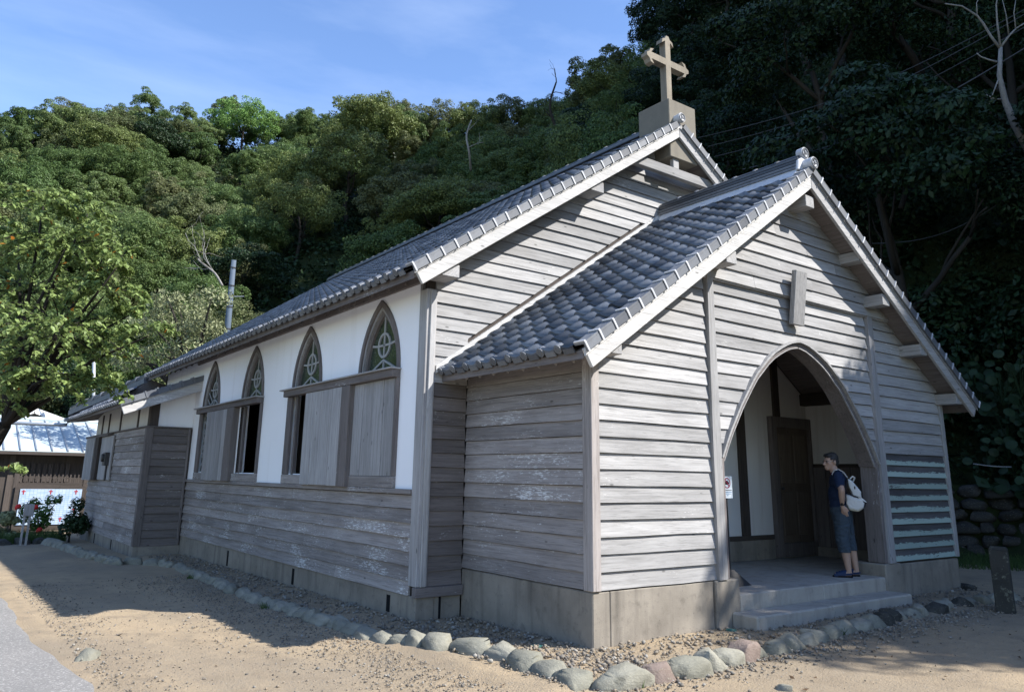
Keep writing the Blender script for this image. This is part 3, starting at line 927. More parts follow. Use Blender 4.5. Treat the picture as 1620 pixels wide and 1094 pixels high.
# porch right slope outer fascia
# ---- pedestal and cross
PD = part('cross_pedestal', M['pedestal'], mb=MB().box(3.72, 4.41, 1.99, 2.70, 6.95, 8.025), bev=0.012)
cx, cy, cz = 4.065, 2.33, 8.935
hw = 0.064
def arm(tip, barb_in, barb_w, d):
    """half outline of one pointed arm along direction d (unit xz)"""
    n = (-d[1], d[0])
    L = [(hw, hw)]  # along, across
    seq = [(tip - barb_in + 0.03, hw), (tip - barb_in - 0.035, barb_w), (tip - barb_in + 0.05, barb_w * 0.86), (tip - 0.06, barb_w * 0.42), (tip, 0.03)]
    seq = seq + [(a, -b) for a, b in reversed(seq)]
    return [(cx + d[0] * a - n[0] * b, cz + d[1] * a - n[1] * b) for a, b in seq]
outl = []
outl += [(cx - hw, 8.0), (cx + hw, 8.0)]
outl += [(cx + hw, cz - hw)]
outl += arm(0.545, 0.14, 0.15, (1, 0))
outl += [(cx + hw, cz + hw)]
outl += arm(0.535, 0.14, 0.15, (0, 1))
outl += [(cx - hw, cz + hw)]
outl += arm(0.545, 0.14, 0.15, (-1, 0))
outl += [(cx - hw, cz - hw)]
def fixed(poly):
    tri = tessellate_polygon([[Vector((p[0], p[1], 0)) for p in poly]])
    n = len(poly); mb = MB()
    mb.v = [(x, cy - 0.07, z) for x, z in poly] + [(x, cy + 0.07, z) for x, z in poly]
    for t in tri: mb.f += [tuple(t), tuple(n + i for i in reversed(t))]
    for i in range(n): mb.f.append((i, (i + 1) % n, n + (i + 1) % n, n + i))
    return mb
cr_o = fixed(outl).build('stone_cross', M['stone_cross'], PD)
bm = bmesh.new(); bm.from_mesh(cr_o.data); bmesh.ops.recalc_face_normals(bm, faces=bm.faces); bm.to_mesh(cr_o.data); bm.free()

# ---- nave front wall
NPL = ('front', D)
NW = part('nave_front_wall', M['dark_x'], mb=MB().prism([(x, D + 0.10, z) for x, z in ((X0 + 0.02, 0.262), (-0.02, 0.262), (-0.02, 3.2), (3.9, 5.9), (7.82, 3.2), (7.82, 0.262), (W + A - 0.02, 0.262), (W + A - 0.02, ntop(W + A) - 0.13), (3.9, NZT - 0.13), (X0 + 0.02, ntop(X0) - 0.13))],
          [(x, D + 0.008, z) for x, z in ((X0 + 0.02, 0.262), (-0.02, 0.262), (-0.02, 3.2), (3.9, 5.9), (7.82, 3.2), (7.82, 0.262), (W + A - 0.02, 0.262), (W + A - 0.02, ntop(W + A) - 0.13), (3.9, NZT - 0.13), (X0 + 0.02, ntop(X0) - 0.13))]), bev=0)
ngl = lambda z: max(X0 + 0.12, 3.9 - (NZT - 0.05 - z) / SN)
ngr = lambda z: min(W + A - 0.12, 3.9 + (NZT - 0.05 - z) / SN)
S2 = 0.1743
for k in range(41):
    zb = 0.376 + k * S2
    pz = lambda z: -0.45 + (z - 0.22 - ptop(-0.45)) / SP
    lowr = (lambda z: -0.034) if zb < 2.9 else (lambda z: min(3.9, max(-0.034, pz(z))))
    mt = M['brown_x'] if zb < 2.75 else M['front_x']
    if zb < 5.75:
        board(NW, NPL, ngl, lowr, zb, zb + S2 - 0.006, mt)
        board(NW, NPL, lambda z: 7.8 - lowr(z), ngr, zb, zb + S2, mt)
    else:
        board(NW, NPL, ngl, ngr, zb, zb + S2 - 0.006, mt)
for s in (0, 1):
    f = (lambda a, b: (a, b)) if s == 0 else (lambda a, b: (7.8 - b, 7.8 - a))
    x0, x1 = f(X0 - 0.035, X0 + 0.118)
    part('corner_post', M['plank_z'], mb=MB().box(x0, x1, D - 0.055, D + 0.135, 0.378, 4.02))
    x0, x1 = f(X0 + 0.01, X0 + 0.085)
    part('corner_batten', M['front_z'], mb=MB().box(x0, x1, D - 0.085, D - 0.056, 0.378, 4.0))
    x0, x1 = f(X0 - 0.045, -0.034)
    part('skirting_beam', M['brown_x'], mb=MB().box(x0, x1, D - 0.07, D + 0.02, 0.258, 0.374))

# ---- nave side wall
SPL = ('left', X0)
def gothic(c, wd, h, n=9, z0=3.045):
    r = (wd * wd + h * h) / (2 * wd); T = math.asin(h / r)
    lft = [(-wd + r - r * math.cos(T * k / n), r * math.sin(T * k / n)) for k in range(n + 1)]
    pts = lft + [(-a, b) for a, b in reversed(lft[:-1])]
    return [(c + a, z0 + b) for a, b in pts]
WC = (3.611, 6.19, 8.88, 11.62)
holes = []
for c in WC:
    holes.append([(c + 0.57, 1.66), (c - 0.57, 1.66)] + gothic(c, 0.57, 0.98))
SW = plate('plaster_wall', M['plaster'], SPL, [(2.50, 1.45), (12.96, 1.45), (12.96, 4.22), (2.50, 4.22)], holes, -0.14, 0.0, CH)
part('plaster_wall', M['plaster'], mb=MB().box(X0, X0 + 0.14, 12.96, NEND - 0.1, 0.2, 4.22), bev=0)
NSW = part('nave_side_wall', M['dark_y'], mb=MB().box(X0 + 0.004, X0 + 0.14, 2.5, NEND - 0.1, 0.262, 1.449), bev=0)
rows(NSW, SPL, 0.262, 0.1668, 7, lambda z: 2.50, lambda z: 12.94, M['side_y'], splits=lambda k: 4.6 + (k * 2.37) % 6.2, gap=0.006, proud=0.025)
part('wall_ledge', M['side_y'], mb=MB().box(X0 - 0.062, X0 - 0.001, 2.50, 12.94, 1.435, 1.497))
part('wall_plate', M['brown_y'], mb=MB().box(X0 - 0.05, X0 - 0.001, 2.50, 12.94, 4.125, 4.26))
part('side_batten', M['plank_z'], mb=MB().box(X0 - 0.030, X0 - 0.002, 2.455, 2.50, 1.50, 4.12), bev=0.003)

def lp3(loop, out): return [pt(SPL, a, b, out) for a, b in loop]
def ring(loop_o, loop_i, o0, o1):
    """solid band between two open outlines"""
    mb = MB(); n = len(loop_o)
    for a, b in zip(loop_o, loop_i):
        mb.v += [pt(SPL, *a, o0), pt(SPL, *a, o1), pt(SPL, *b, o0), pt(SPL, *b, o1)]
    for i in range(n - 1):
        q = 4 * i
        for a, b in ((0, 1), (1, 3), (3, 2), (2, 0)): mb.f.append((q + a, q + b, q + 4 + b, q + 4 + a))
    mb.f += [(0, 1, 3, 2), (4 * n - 4, 4 * n - 2, 4 * n - 1, 4 * n - 3)]
    return mb
def fixn(o):
    bm = bmesh.new(); bm.from_mesh(o.data); bmesh.ops.recalc_face_normals(bm, faces=bm.faces); bm.to_mesh(o.data); bm.free(); return o
def flatpoly(name, loop, out, mat, parent):
    mb = MB(); mb.v = lp3(loop, out); mb.f = [tuple(range(len(loop)))]
    mb.v += lp3(loop, out - 0.006); n = len(loop); mb.f.append(tuple(range(2 * n - 1, n - 1, -1)))
    return fixn(mb.build(name, mat, parent))
def bar(a, b, wd, o0, o1):
    (y0, z0), (y1, z1) = a, b
    l = math.hypot(y1 - y0, z1 - z0); ny_, nz_ = -(z1 - z0) / l * wd / 2, (y1 - y0) / l * wd / 2
    q = [(y0 + ny_, z0 + nz_), (y1 + ny_, z1 + nz_), (y1 - ny_, z1 - nz_), (y0 - ny_, z0 - nz_)]
    return MB().prism(lp3(q, o0), lp3(q, o1))
for i, c in enumerate(WC):
    WN = fixn(ring(gothic(c, 0.615, 1.045), gothic(c, 0.545, 0.955), -0.03, 0.028).build('window', M['brown_z'], CH))
    fixn(ring(gothic(c, 0.543, 0.95), gothic(c, 0.505, 0.895), -0.055, 0.004).build('inner_frame', M['plank_z'], WN))
    fixn(ring(gothic(c, 0.503, 0.89), gothic(c, 0.455, 0.825), -0.085, -0.03).build('inner_frame', M['brown_z'], WN))
    flatpoly('glass_pane', gothic(c, 0.46, 0.83), -0.07, M['glass'], WN)
    # tracery: circle with cross, chevron, side quatrefoil arcs
    zc_ = 3.045 + 0.40; n = 20; rr = 0.185
    co = [(c + rr * math.cos(2 * math.pi * k / n), zc_ + rr * math.sin(2 * math.pi * k / n)) for k in range(n + 1)]
    ci = [(c + (rr - .035) * math.cos(2 * math.pi * k / n), zc_ + (rr - .035) * math.sin(2 * math.pi * k / n)) for k in range(n + 1)]
    tr = ring(co, ci, -0.069, -0.050)
    for a, b in (((c, zc_ - 0.15), (c, zc_ + 0.15)), ((c - 0.15, zc_), (c + 0.15, zc_)), ((c - 0.44, 3.06), (c, 3.045 + 0.19)), ((c + 0.44, 3.06), (c, 3.045 + 0.19)), ((c, 3.05), (c, 3.22)), ((c, zc_ + 0.185), (c, 3.045 + 0.81)),
                 ((c - 0.185, zc_), (c - 0.35, zc_ + 0.02)), ((c + 0.185, zc_), (c + 0.35, zc_ + 0.02))):
        q = bar(a, b, 0.03, -0.068, -0.052); tr.add(q.v, q.f)
    fixn(tr.build('tracery', M['came'], WN))

def box3(y0, y1, z0, z1, o0, o1, mb=None):
    mb = mb or MB()
    return mb.box(X0 - o1, X0 - o0, y0, y1, z0, z1)
def planks(parent, y0, y1, z0, z1, o0, o1, n, mat, low=None):
    wd = (y1 - y0) / n
    for k in range(n):
        lo = z0 + (low[k] if low else 0)
        o = box3(y0 + k * wd + 0.004, y0 + (k + 1) * wd - 0.004, lo, z1, o0, o1 + rb.uniform(-0.004, 0.004)).build('plank', mat, parent); bevel(o, 0.005)
# group by the corner: w4 shut, box between, w3 half open
for (ya, yb, shut4, bx0, bx1, pst, opn, n) in ((2.984, 6.905, True, 4.55, 5.93, 4.275, (5.93, 6.65), 4), (8.235, 12.30, False, 10.02, 11.44, 9.60, (8.34, 9.5), 5)):
    FR = box3(ya, yb, 2.93, 3.035, 0.0, 0.13).build('window_hood', M['brown_y'], CH); bevel(FR, 0.008)
    o = box3(ya - 0.02, yb + 0.10, 3.036, 3.058, 0.0, 0.17).build('hood_board', M['plank_y'], FR); bevel(o, 0.004)
    o = box3(ya, bx0 - 0.002, 1.50, 1.645, 0.0, 0.055).build('window_sill', M['side_y'], FR); bevel(o, 0.006)
    o = box3(bx1 + 0.002, yb, 1.50, 1.645, 0.0, 0.055).build('window_sill', M['side_y'], FR); bevel(o, 0.006)
    o = box3(ya, ya + 0.05, 1.646, 2.929, 0.0, 0.05).build('window_jamb', M['brown_z'], FR)
    o = box3(yb - 0.20, yb, 1.646, 2.929, 0.0, 0.05).build('window_jamb', M['brown_z'], FR); bevel(o, 0.01)
    o = box3(pst, bx0, 1.49, 2.929, 0.0, 0.125).build('shutter_post', M['brown_z'], FR); bevel(o, 0.008)
    SB = box3(bx0, bx1, 1.52, 2.925, 0.03, 0.085).build('shutter_box', M['side_z'], CH)
    planks(SB, bx0, bx1, 1.492, 2.926, 0.086, 0.118, n, M['plank_z'], low=[rb.uniform(-.006, .01) for _ in range(n)])
    if shut4:
        SH = box3(3.06, pst, 1.65, 2.925, 0.0, 0.02).build('sliding_shutter', M['plank_z'], CH)
        planks(SH, 3.06, pst, 1.648, 2.927, 0.021, 0.045, 4, M['plank_z'])
        o = box3(6.52, 6.60, 1.646, 2.929, -0.04, 0.01).build('sash_stile', M['brown_z'], FR)
        box3(6.60, 6.70, 1.646, 2.929, -0.06, -0.041).build('sash_stile', M['dark_z'], FR)
    else:
        for y0, y1, mt in ((9.28, 9.36, 'brown_z'), (9.44, 9.52, 'dark_z')):
            box3(y0, y1, 1.646, 2.929, -0.05, 0.0).build('sash_stile', M[mt], FR)
        # lattice glazing left of the shutter box
        gp = box3(11.30, 12.12, 1.66, 2.92, -0.05, -0.044).build('lattice_window', M['glass'], CH)
        for k in range(9):
            zz = 1.60 + k * 0.17
            for s in (-1, 1):
                q = bar((11.36, zz), (12.10, zz + s * 0.5), 0.022, -0.043, -0.030)
                fixn(q.build('glazing_bar', M['came'], gp))
        CU_ = MB()
        for k in range(14):
            pass
        n2 = 16; CUv = []
        for k in range(n2 + 1):
            y = 8.30 + 0.34 * k / n2
            CUv.append((0.32 + 0.03 * math.sin(k * 1.9), y))
        mbc = MB()
        for x, y in CUv: mbc.v += [(X0 + x, y, 1.5), (X0 + x, y, 2.62)]
        for k in range(n2): mbc.f.append((2 * k, 2 * k + 2, 2 * k + 3, 2 * k + 1))
        mbc.build('curtain', M['curtain'], CH, True)
# far walls, floor and an added dark screen so that the inside is a closed dark room
part('nave_wall', M['plaster'], mb=MB().box(W + A - 0.14, W + A, 2.5, NEND - 0.1, 0.0, 4.22), bev=0)
part('nave_wall', M['brown_x'], mb=MB().prism([(x, NEND - 0.1, z) for x, z in ((X0, 0), (W + A, 0), (W + A, 4.2), (3.9, NZT - 0.16), (X0, 4.2))], [(x, NEND - 0.22, z) for x, z in ((X0, 0), (W + A, 0), (W + A, 4.2), (3.9, NZT - 0.16), (X0, 4.2))]), bev=0)
part('nave_floor', M['dark_y'], mb=MB().box(X0 + 0.14, W + A - 0.14, D + 0.1, NEND - 0.22, 0.2, 0.5), bev=0)
part('nave_lining', M['dark_z'], mb=MB().box(X0 + 1.6, X0 + 1.65, D + 0.3, NEND - 0.4, 0.5, 4.0), bev=0)  # sheet added behind the windows to keep the openings dark

# ---- side annex
XA, YA, YB = -1.63, 12.94, 19.95
APL = ('front', YA); ALP = ('left', XA)
ZW = 2.63
AW = part('annex_wall', M['dark_x'], mb=MB().box(XA + 0.006, X0, YA + 0.008, YB, 0.03, ZW), bev=0)
fpart('annex_base', M['concrete'], (XA - 0.03, X0 - 0.012, YA - 0.03, YB + 0.02, -0.55, 0.05), bev=0.01)
for yv in (15.3, 17.6): fpart('vent_slot', M['black'], (XA - 0.034, XA - 0.024, yv - .05, yv + .05, -0.22, 0.03), bev=0)
part('annex_upper_wall', M['plaster_cream'], mb=MB().box(XA + 0.03, X0 - 0.001, YA + 0.24, YB - 0.02, ZW + 0.001, 3.30), bev=0)
mb = MB().prism([(x, YA + 0.12, z) for x, z in ((XA + 0.05, ZW), (X0 - 0.001, ZW), (X0 - 0.001, 3.75), (XA + 0.05, 3.32))], [(x, YA + 0.03, z) for x, z in ((XA + 0.05, ZW), (X0 - 0.001, ZW), (X0 - 0.001, 3.75), (XA + 0.05, 3.32))])
mb.build('annex_gable', M['plaster'], CH)
rows(AW, APL, 0.05, 0.172, 15, lambda z: XA + 0.11, lambda z: X0 - 0.045, M['brown_x'])
rows(AW, ALP, 0.05, 0.172, 15, lambda z: YA + 0.11, lambda z: YB - 0.05, M['side_y'], splits=lambda k: 15 + (k * 1.7) % 3, gap=0.006, proud=0.024)
part('corner_post', M['brown_z'], AW, mb=MB().box(XA - 0.045, XA + 0.108, YA - 0.046, YA + 0.108, 0.05, ZW))
part('corner_post', M['brown_z'], AW, mb=MB().box(X0 - 0.095, X0 - 0.046, YA - 0.044, YA + 0.0, 0.05, ZW))
part('annex_ledge', M['brown_x'], AW, mb=MB().box(XA - 0.055, X0 - 0.02, YA - 0.06, YA + 0.02, ZW + 0.001, ZW + 0.03))
part('annex_ledge', M['brown_y'], AW, mb=MB().box(XA - 0.055, XA + 0.02, YA + 0.021, YB, ZW + 0.001, ZW + 0.03))
part('annex_post', M['dark_z'], mb=MB().box(XA + 0.01, XA + 0.20, YA + 0.0, YA + 0.22, ZW + 0.031, 3.25))
for yb_ in (14.22, 16.35, 17.95, 18.95): part('annex_batten', M['dark_z'], mb=MB().box(XA + 0.005, XA + 0.03, yb_ - 0.06, yb_ + 0.06, ZW + 0.031, 3.2))
AB = MB().box(XA - 0.16, XA - 0.02, 16.9, 20.4, 2.56, 2.62).build('window_hood', M['brown_y'], CH)
MB().box(XA - 0.15, XA - 0.04, 18.72, 20.1, 1.40, 2.559).build('shutter_box', M['side_z'], AB)
MB().box(XA - 0.05, XA - 0.035, 16.5, 18.2, 1.40, 2.559).build('shutter_back', M['side_z'], AB)
MB().box(XA - 0.15, XA - 0.02, 18.2, 18.7, 1.40, 2.559).build('shutter_post', M['dark_z'], AB)
for k in range(5): MB().box(XA - 0.175, XA - 0.151, 18.72 + k * .276 + .01, 18.72 + (k + 1) * .276 - .01, 1.385, 2.555).build('plank', M['plank_z'], AB)
for k in range(5): MB().box(XA - 0.075, XA - 0.051, 16.5 + k * .34 + .008, 16.5 + (k + 1) * .34 - .008, 1.42, 2.555).build('plank', M['plank_z'], AB)
part('electric_meter', M['iron'], mb=MB().box(XA - 0.19, XA - 0.076, 16.72, 17.02, 1.78, 2.12).tube([(XA - 0.19, 16.87, 1.98), (XA - 0.25, 16.87, 1.98)], [0.11, 0.10], 12).box(XA - 0.12, XA - 0.08, 16.84, 16.90, 1.40, 1.78), bev=0.01)
# annex roof: single slope with its own short ridge at the back
def arz(x): return 3.10 + 0.40 * (x + 2.30)
lp = [(-2.30, arz(-2.30)), (X0 - 0.002, arz(X0)), (X0 - 0.002, arz(X0) - 0.08), (-2.30, arz(-2.30) - 0.08)]
AR = MB().prism([(x, 16.25, z) for x, z in lp], [(x, 12.56, z) for x, z in lp]).build('annex_roof', M['brown_y'], CH)
lp2 = [(-2.30, arz(-2.30)), (-1.0, 4.05), (0.4, 3.6), (0.4, 3.3), (-1.0, 3.6), (-2.30, arz(-2.30) - 0.08)]
lp3b = [(-2.30, arz(-2.30)), (-2.22, arz(-2.2)), (-2.0, arz(-2.30)), (-2.0, arz(-2.30) - 0.02), (-2.2, arz(-2.30) - 0.04), (-2.30, arz(-2.30) - 0.08)]
fixn(MB().prism([(x, 20.9, z) for x, z in lp3b], [(x, 16.26, z) for x, z in lp2]).build('annex_roof_end', M['brown_y'], AR))
tha = math.atan(0.40)
xx_, yy_, zz_ = slope_frame(-1, tha)
tme = tile_mesh('annex_tile', 0.27, mat=M['tile'])
tvs = np.array([v.co[:] for v in tme.vertices]); tfs = [tuple(p.vertices) for p in tme.polygons]; V = []; Fc = []
for c in range(31):
    y = 12.70 + c * 0.27
    nr = 7 if y < 16.2 else max(1, int(5.6 * (20.9 - y) / 4.7))
    th2 = tha if y < 16.2 else math.atan(0.72)
    xx_, yy_, zz_ = slope_frame(-1, th2)
    for r in range(nr):
        a = np.array(fmat(Vector((-2.30, y, arz(-2.30) + 0.005)) + yy_ * (r * COURSE - 0.07), xx_, yy_, zz_))
        Fc += [tuple(i + len(V) * len(tvs) for i in f) for f in tfs]; V.append(tvs @ a[:3, :3].T + a[:3, 3])
    cp = MB().tube([(-0.07, -0.012, 0.035), (-0.07, 0.06, 0.035)], [0.052, 0.05], 10).mesh('eave_cap', M['tile_edge']) if c == 0 else cp
    o = link('eave_cap', cp, AR); o.matrix_local = fmat(Vector((-2.30, y, arz(-2.30) + 0.02)) - yy_ * 0.072, xx_, yy_, zz_)
mj = bpy.data.meshes.new('roof_tiles'); mj.from_pydata(np.concatenate(V).tolist(), [], Fc); mj.materials.append(M['tile'])
tag(link('roof_tiles', mj, AR), kind='stuff')
# row of ridge tiles on the annex hip
a, b = Vector((-1.08, 16.35, 4.14)), Vector((-2.26, 20.4, 3.44))
for k in range(9):
    p, q = a.lerp(b, k / 9), a.lerp(b, (k + 1) / 9)
    MB().tube([p, p.lerp(q, .14), p.lerp(q, .15), q], [0.12, 0.12, 0.095, 0.095], 8).build('ridge_cap', M['tile_edge'] if k % 2 else M['tile'], AR, True)
MB().beam(a - Vector((0, 0, 0.13)), b - Vector((0, 0, 0.13)), 0.22, 0.14).build('ridge_course', M['tile'], AR)
# annex barge board
lp = [(-2.255, 2.855), (X0 - 0.001, 2.855 + 0.40 * 1.59), (X0 - 0.001, arz(X0) + 0.05), (-2.36, arz(-2.36) + 0.03)]
o = MB().prism([(x, 12.555, z) for x, z in lp], [(x, 12.51, z) for x, z in lp]).build('barge_board', M['barge'], CH); bevel(o, 0.006)
mbv = MB().box(-0.17, 0.035, 0, 0.26, 0.045, 0.072).box(0.012, 0.038, 0, 0.26, -0.055, 0.044).box(-0.17, 0.046, 0, 0.03, 0.073, 0.095).box(0.039, 0.05, 0, 0.03, -0.06, 0.07)
vme = mbv.mesh('verge_tile', M['tile_edge'])
xx_, yy_, zz_ = slope_frame(-1, tha)
for r in range(7):
    o = link('verge_tile', vme, AR); o.matrix_local = fmat(Vector((-2.33, 12.50, arz(-2.33) + 0.02)) + yy_ * (r * 0.265 - 0.03), Vector((0, -1, 0)), yy_, zz_)
fixn(o)
# gutter pipe that runs off the annex eave to the left
MB().tube([(-2.34, 20.6, 2.97), (-3.4, 21.4, 2.99), (-4.9, 22.4, 3.02)], 0.05, 8).build('gutter_pipe', M['steel'], CH, True)

# ------------------------------------------------------------------ foliage
def leaf_mat(name, c1, c2, tip=None, tipf=0.0, rough=0.42, trans=0.22, vary=0.35):
    g = NG(name)
    isl = g.island(); r = g.objrand()
    c = g.mix(r, c1, c2)
    c = g.scale(c, g.rng(isl, 0, 1, 1 - vary, 1 + vary))
    if tip: c = g.mix(g.math('GREATER_THAN', isl, 1 - tipf), c, tip)
    g.fin(c, rough, 0.22)
    tr = g.n('BsdfTranslucent'); g.put(tr.inputs['Color'], g.scale(c, 1.25))
    ms = g.n('MixShader'); ms.inputs[0].default_value = trans
    g.t.links.new(g.b.outputs[0], ms.inputs[1]); g.t.links.new(tr.outputs[0], ms.inputs[2])
    g.t.links.new(ms.outputs[0], g.out.inputs['Surface'])
    return g.m
M['leaf_hill'] = leaf_mat('hill_leaves', (0.082, 0.135, 0.042), (0.130, 0.178, 0.062), rough=0.5, trans=0.3)
M['leaf_olive'] = leaf_mat('olive_leaves', (0.105, 0.128, 0.052), (0.13, 0.145, 0.062), rough=0.5)
M['leaf_bright'] = leaf_mat('bright_leaves', (0.15, 0.27, 0.07), (0.17, 0.29, 0.08), rough=0.5)
M['leaf_yellow'] = leaf_mat('yellow_green_leaves', (0.13, 0.165, 0.05), (0.15, 0.185, 0.06), rough=0.5)
M['leaf_conifer'] = leaf_mat('vivid_green_leaves', (0.04, 0.115, 0.035), (0.055, 0.13, 0.04), rough=0.5)
M['leaf_dark'] = leaf_mat('dark_evergreen_leaves', (0.011, 0.029, 0.011), (0.020, 0.041, 0.015), rough=0.5, trans=0.10)  # leaf colour lowered to carry the deep shade of the right wood
M['leaf_cherry'] = leaf_mat('cherry_leaves', (0.185, 0.25, 0.08), (0.21, 0.275, 0.095), (0.50, 0.19, 0.03), 0.006, 0.42, 0.34, 0.4)
M['leaf_pale'] = leaf_mat('pale_drooping_leaves', (0.19, 0.21, 0.11), (0.21, 0.23, 0.12), rough=0.5)
M['leaf_plant'] = leaf_mat('broad_plant_leaves', (0.022, 0.045, 0.02), (0.03, 0.055, 0.024), rough=0.5)
M['leaf_rose'] = leaf_mat('rose_leaves', (0.06, 0.12, 0.03), (0.08, 0.15, 0.035), rough=0.4)
M['grass'] = leaf_mat('grass_blades', (0.05, 0.095, 0.025), (0.06, 0.10, 0.03), rough=0.6)
M['petal'] = plain('red_rose_petals', (0.55, 0.03, 0.025), 0.6, 0.3)
M['bark'] = wood('dark_bark', 'z', (0.014, 0.012, 0.010), (0.032, 0.028, 0.023), (0.06, 0.06, 0.055), 0.2)
M['bark_pale'] = wood('pale_bark', 'z', (0.13, 0.125, 0.115), (0.27, 0.26, 0.245), (0.5, 0.5, 0.48), 0.3)

def unit(a):
    return a / np.maximum(np.linalg.norm(a, axis=-1, keepdims=True), 1e-9)

def leaf_cards(P, N, S, asp, rg, droop=0.0):
    """one folded diamond per leaf: 4 corners, 2 triangles"""
    n = len(P)
    t = unit(np.cross(N, rg.normal(size=(n, 3))))
    if droop: t = unit(t + np.array([0, 0, -droop]) * 1.0)
    b = unit(np.cross(N, t)); nn = unit(np.cross(t, b))
    S = S[:, None]
    V = np.stack([P - t * S * .5, P + b * S * asp * .5 - nn * S * .10, P + t * S * .5, P - b * S * asp * .5 - nn * S * .10], 1).reshape(-1, 3)
    i = np.arange(n)[:, None] * 4
    F = np.concatenate([i + np.array([0, 1, 2]), i + np.array([0, 2, 3])])
    return V, F

def crown_mesh(name, R, nclump, nleaf, size, seed, mat, flat=0.75, gap=1.0, asp=0.55, low=-0.55, clr=0.30):
    rg = np.random.default_rng(seed)
    d = unit(rg.normal(size=(nclump * 4, 3))); d = d[d[:, 2] > low][:nclump]
    rad = rg.uniform(0.52, 0.98, len(d))
    C = d * rad[:, None] * np.array(R) * rg.uniform(0.85, 1.12, (len(d), 1))
    cr_ = rg.uniform(0.6, 1.25, len(d)) * clr * np.mean(R)
    k = rg.choice(len(d), nleaf, p=cr_ ** 2 / np.sum(cr_ ** 2))
    dd = unit(rg.normal(size=(nleaf, 3)) + np.array([0, 0, 0.35]) + d[k] * 0.5)
    P = C[k] + dd * cr_[k][:, None] * rg.uniform(0.45, 1.05, (nleaf, 1)) ** 0.6 * np.array([1, 1, flat])
    N = unit(dd * 0.9 + np.array([0, 0, 0.55]) + rg.normal(size=(nleaf, 3)) * 0.55)
    V, F = leaf_cards(P, N, size * rg.uniform(0.65, 1.35, nleaf), asp, rg)
    return np_mesh(name, V, F, mat)

def branching(mb, p, d, L, r, depth, rg, spread=0.6, up=0.15, seg=4, wob=0.22):
    """recursive crooked limb; returns end points"""
    pts = [Vector(p)]; rad = [r]; d = Vector(d).normalized()
    for k in range(seg):
        d = (d + Vector((rg.gauss(0, wob), rg.gauss(0, wob), rg.gauss(0, wob) + up * 0.3))).normalized()
        pts.append(pts[-1] + d * L / seg); rad.append(r * (1 - 0.42 * (k + 1) / seg))
    mb.tube(pts, rad, 7 if r > 0.05 else 5)
    ends = [pts[-1]]
    if depth > 0:
        for k in range(rg.choice((2, 3))):
            j = rg.randint(2, seg)
            a = (d + Vector((rg.gauss(0, spread), rg.gauss(0, spread), rg.gauss(0, spread * .7) + up))).normalized()
            ends += branching(mb, pts[j], a, L * rg.uniform(0.55, 0.8), rad[j] * 0.62, depth - 1, rg, spread, up, seg, wob)
    return ends

def trunk_mesh(name, h, r, seed, mat, limbs=3):
    rg = random.Random(seed); mb = MB()
    pts = [Vector((0, 0, -0.8))]; x = y = 0
    for k in range(7):
        pts.append(Vector((x, y, h * k / 6))); x += rg.gauss(0, .11 * h / 6); y += rg.gauss(0, .11 * h / 6)
    mb.tube(pts, [r * 1.3] + [r * (1.1 - 0.6 * k / 6) for k in range(7)], 8)
    for k in range(limbs):
        a = rg.uniform(0, 6.28)
        branching(mb, pts[rg.randint(3, 6)], (math.cos(a), math.sin(a), 0.7), h * 0.45, r * 0.45, 1, rg)
    return mb.mesh(name, mat, True)

# crown shapes shared by the woods: rounded, layered, spreading, tall, ragged
CROWNS = [crown_mesh('crown', (3.4, 3.4, 2.5), 130, 20000, 0.165, 21, M['leaf_hill'], clr=0.21),
          crown_mesh('crown', (3.8, 3.6, 2.2), 150, 21000, 0.16, 22, M['leaf_hill'], flat=0.7, clr=0.20),
          crown_mesh('crown', (3.0, 3.0, 3.2), 130, 20000, 0.165, 23, M['leaf_hill'], low=-0.8, clr=0.20),
          crown_mesh('crown', (3.6, 3.2, 1.9), 90, 18000, 0.165, 24, M['leaf_hill'], flat=0.6, clr=0.24),
          crown_mesh('crown', (2.8, 3.1, 2.6), 100, 18000, 0.165, 25, M['leaf_hill'], clr=0.19),
          crown_mesh('crown', (2.2, 2.2, 3.8), 110, 18000, 0.16, 26, M['leaf_hill'], low=-0.9, clr=0.18)]
CROWN_MID = [crown_mesh('crown', (3.2, 3.2, 2.3), 60, 15000, 0.155, 31, M['leaf_dark'], clr=0.27),
             crown_mesh('crown', (3.6, 3.2, 2.0), 54, 15000, 0.16, 32, M['leaf_dark'], flat=0.5, clr=0.27),
             crown_mesh('crown', (2.7, 2.7, 2.8), 50, 13000, 0.15, 33, M['leaf_dark'], low=-0.85, clr=0.27)]
TRUNKS = [trunk_mesh('trunk', 5.0, 0.17, 41 + k, M['bark']) for k in range(4)]
BUSHES = [crown_mesh('foliage', (1.4, 1.3, 0.95), 26, 4200, 0.15, 51 + k, M['leaf_dark'], low=-0.15, clr=0.34) for k in range(3)]

rf = random.Random(77)
def wood_tree(x, y, s, crown, mat, label, group, th=None, z=None, lean=0.0, name='tree', rz=None):
    z = tz(x, y) if z is None else z
    t = thing(name, label, 'tree', (x, y, z), rf.uniform(0, 6.28) if rz is None else rz, group)
    hgt = (th if th else rf.uniform(2.4, 3.8)) * s
    tr = link('trunk', rf.choice(TRUNKS), t); tr.scale = (s, s, hgt / 5.0)
    c = link('crown', crown, t); c.location = (0, 0, hgt + 0.6 * s)
    c.scale = (s * rf.uniform(0.88, 1.12), s * rf.uniform(0.88, 1.12), s * rf.uniform(0.85, 1.15))
    c.rotation_euler = (rf.gauss(0, 0.12), rf.gauss(0, 0.12), 0)
    c.material_slots[0].link = 'OBJECT'; c.material_slots[0].material = M[mat]
    return t

def az_of(x, y): return math.degrees(math.atan2(x - CAM_C.x, y - CAM_C.y))
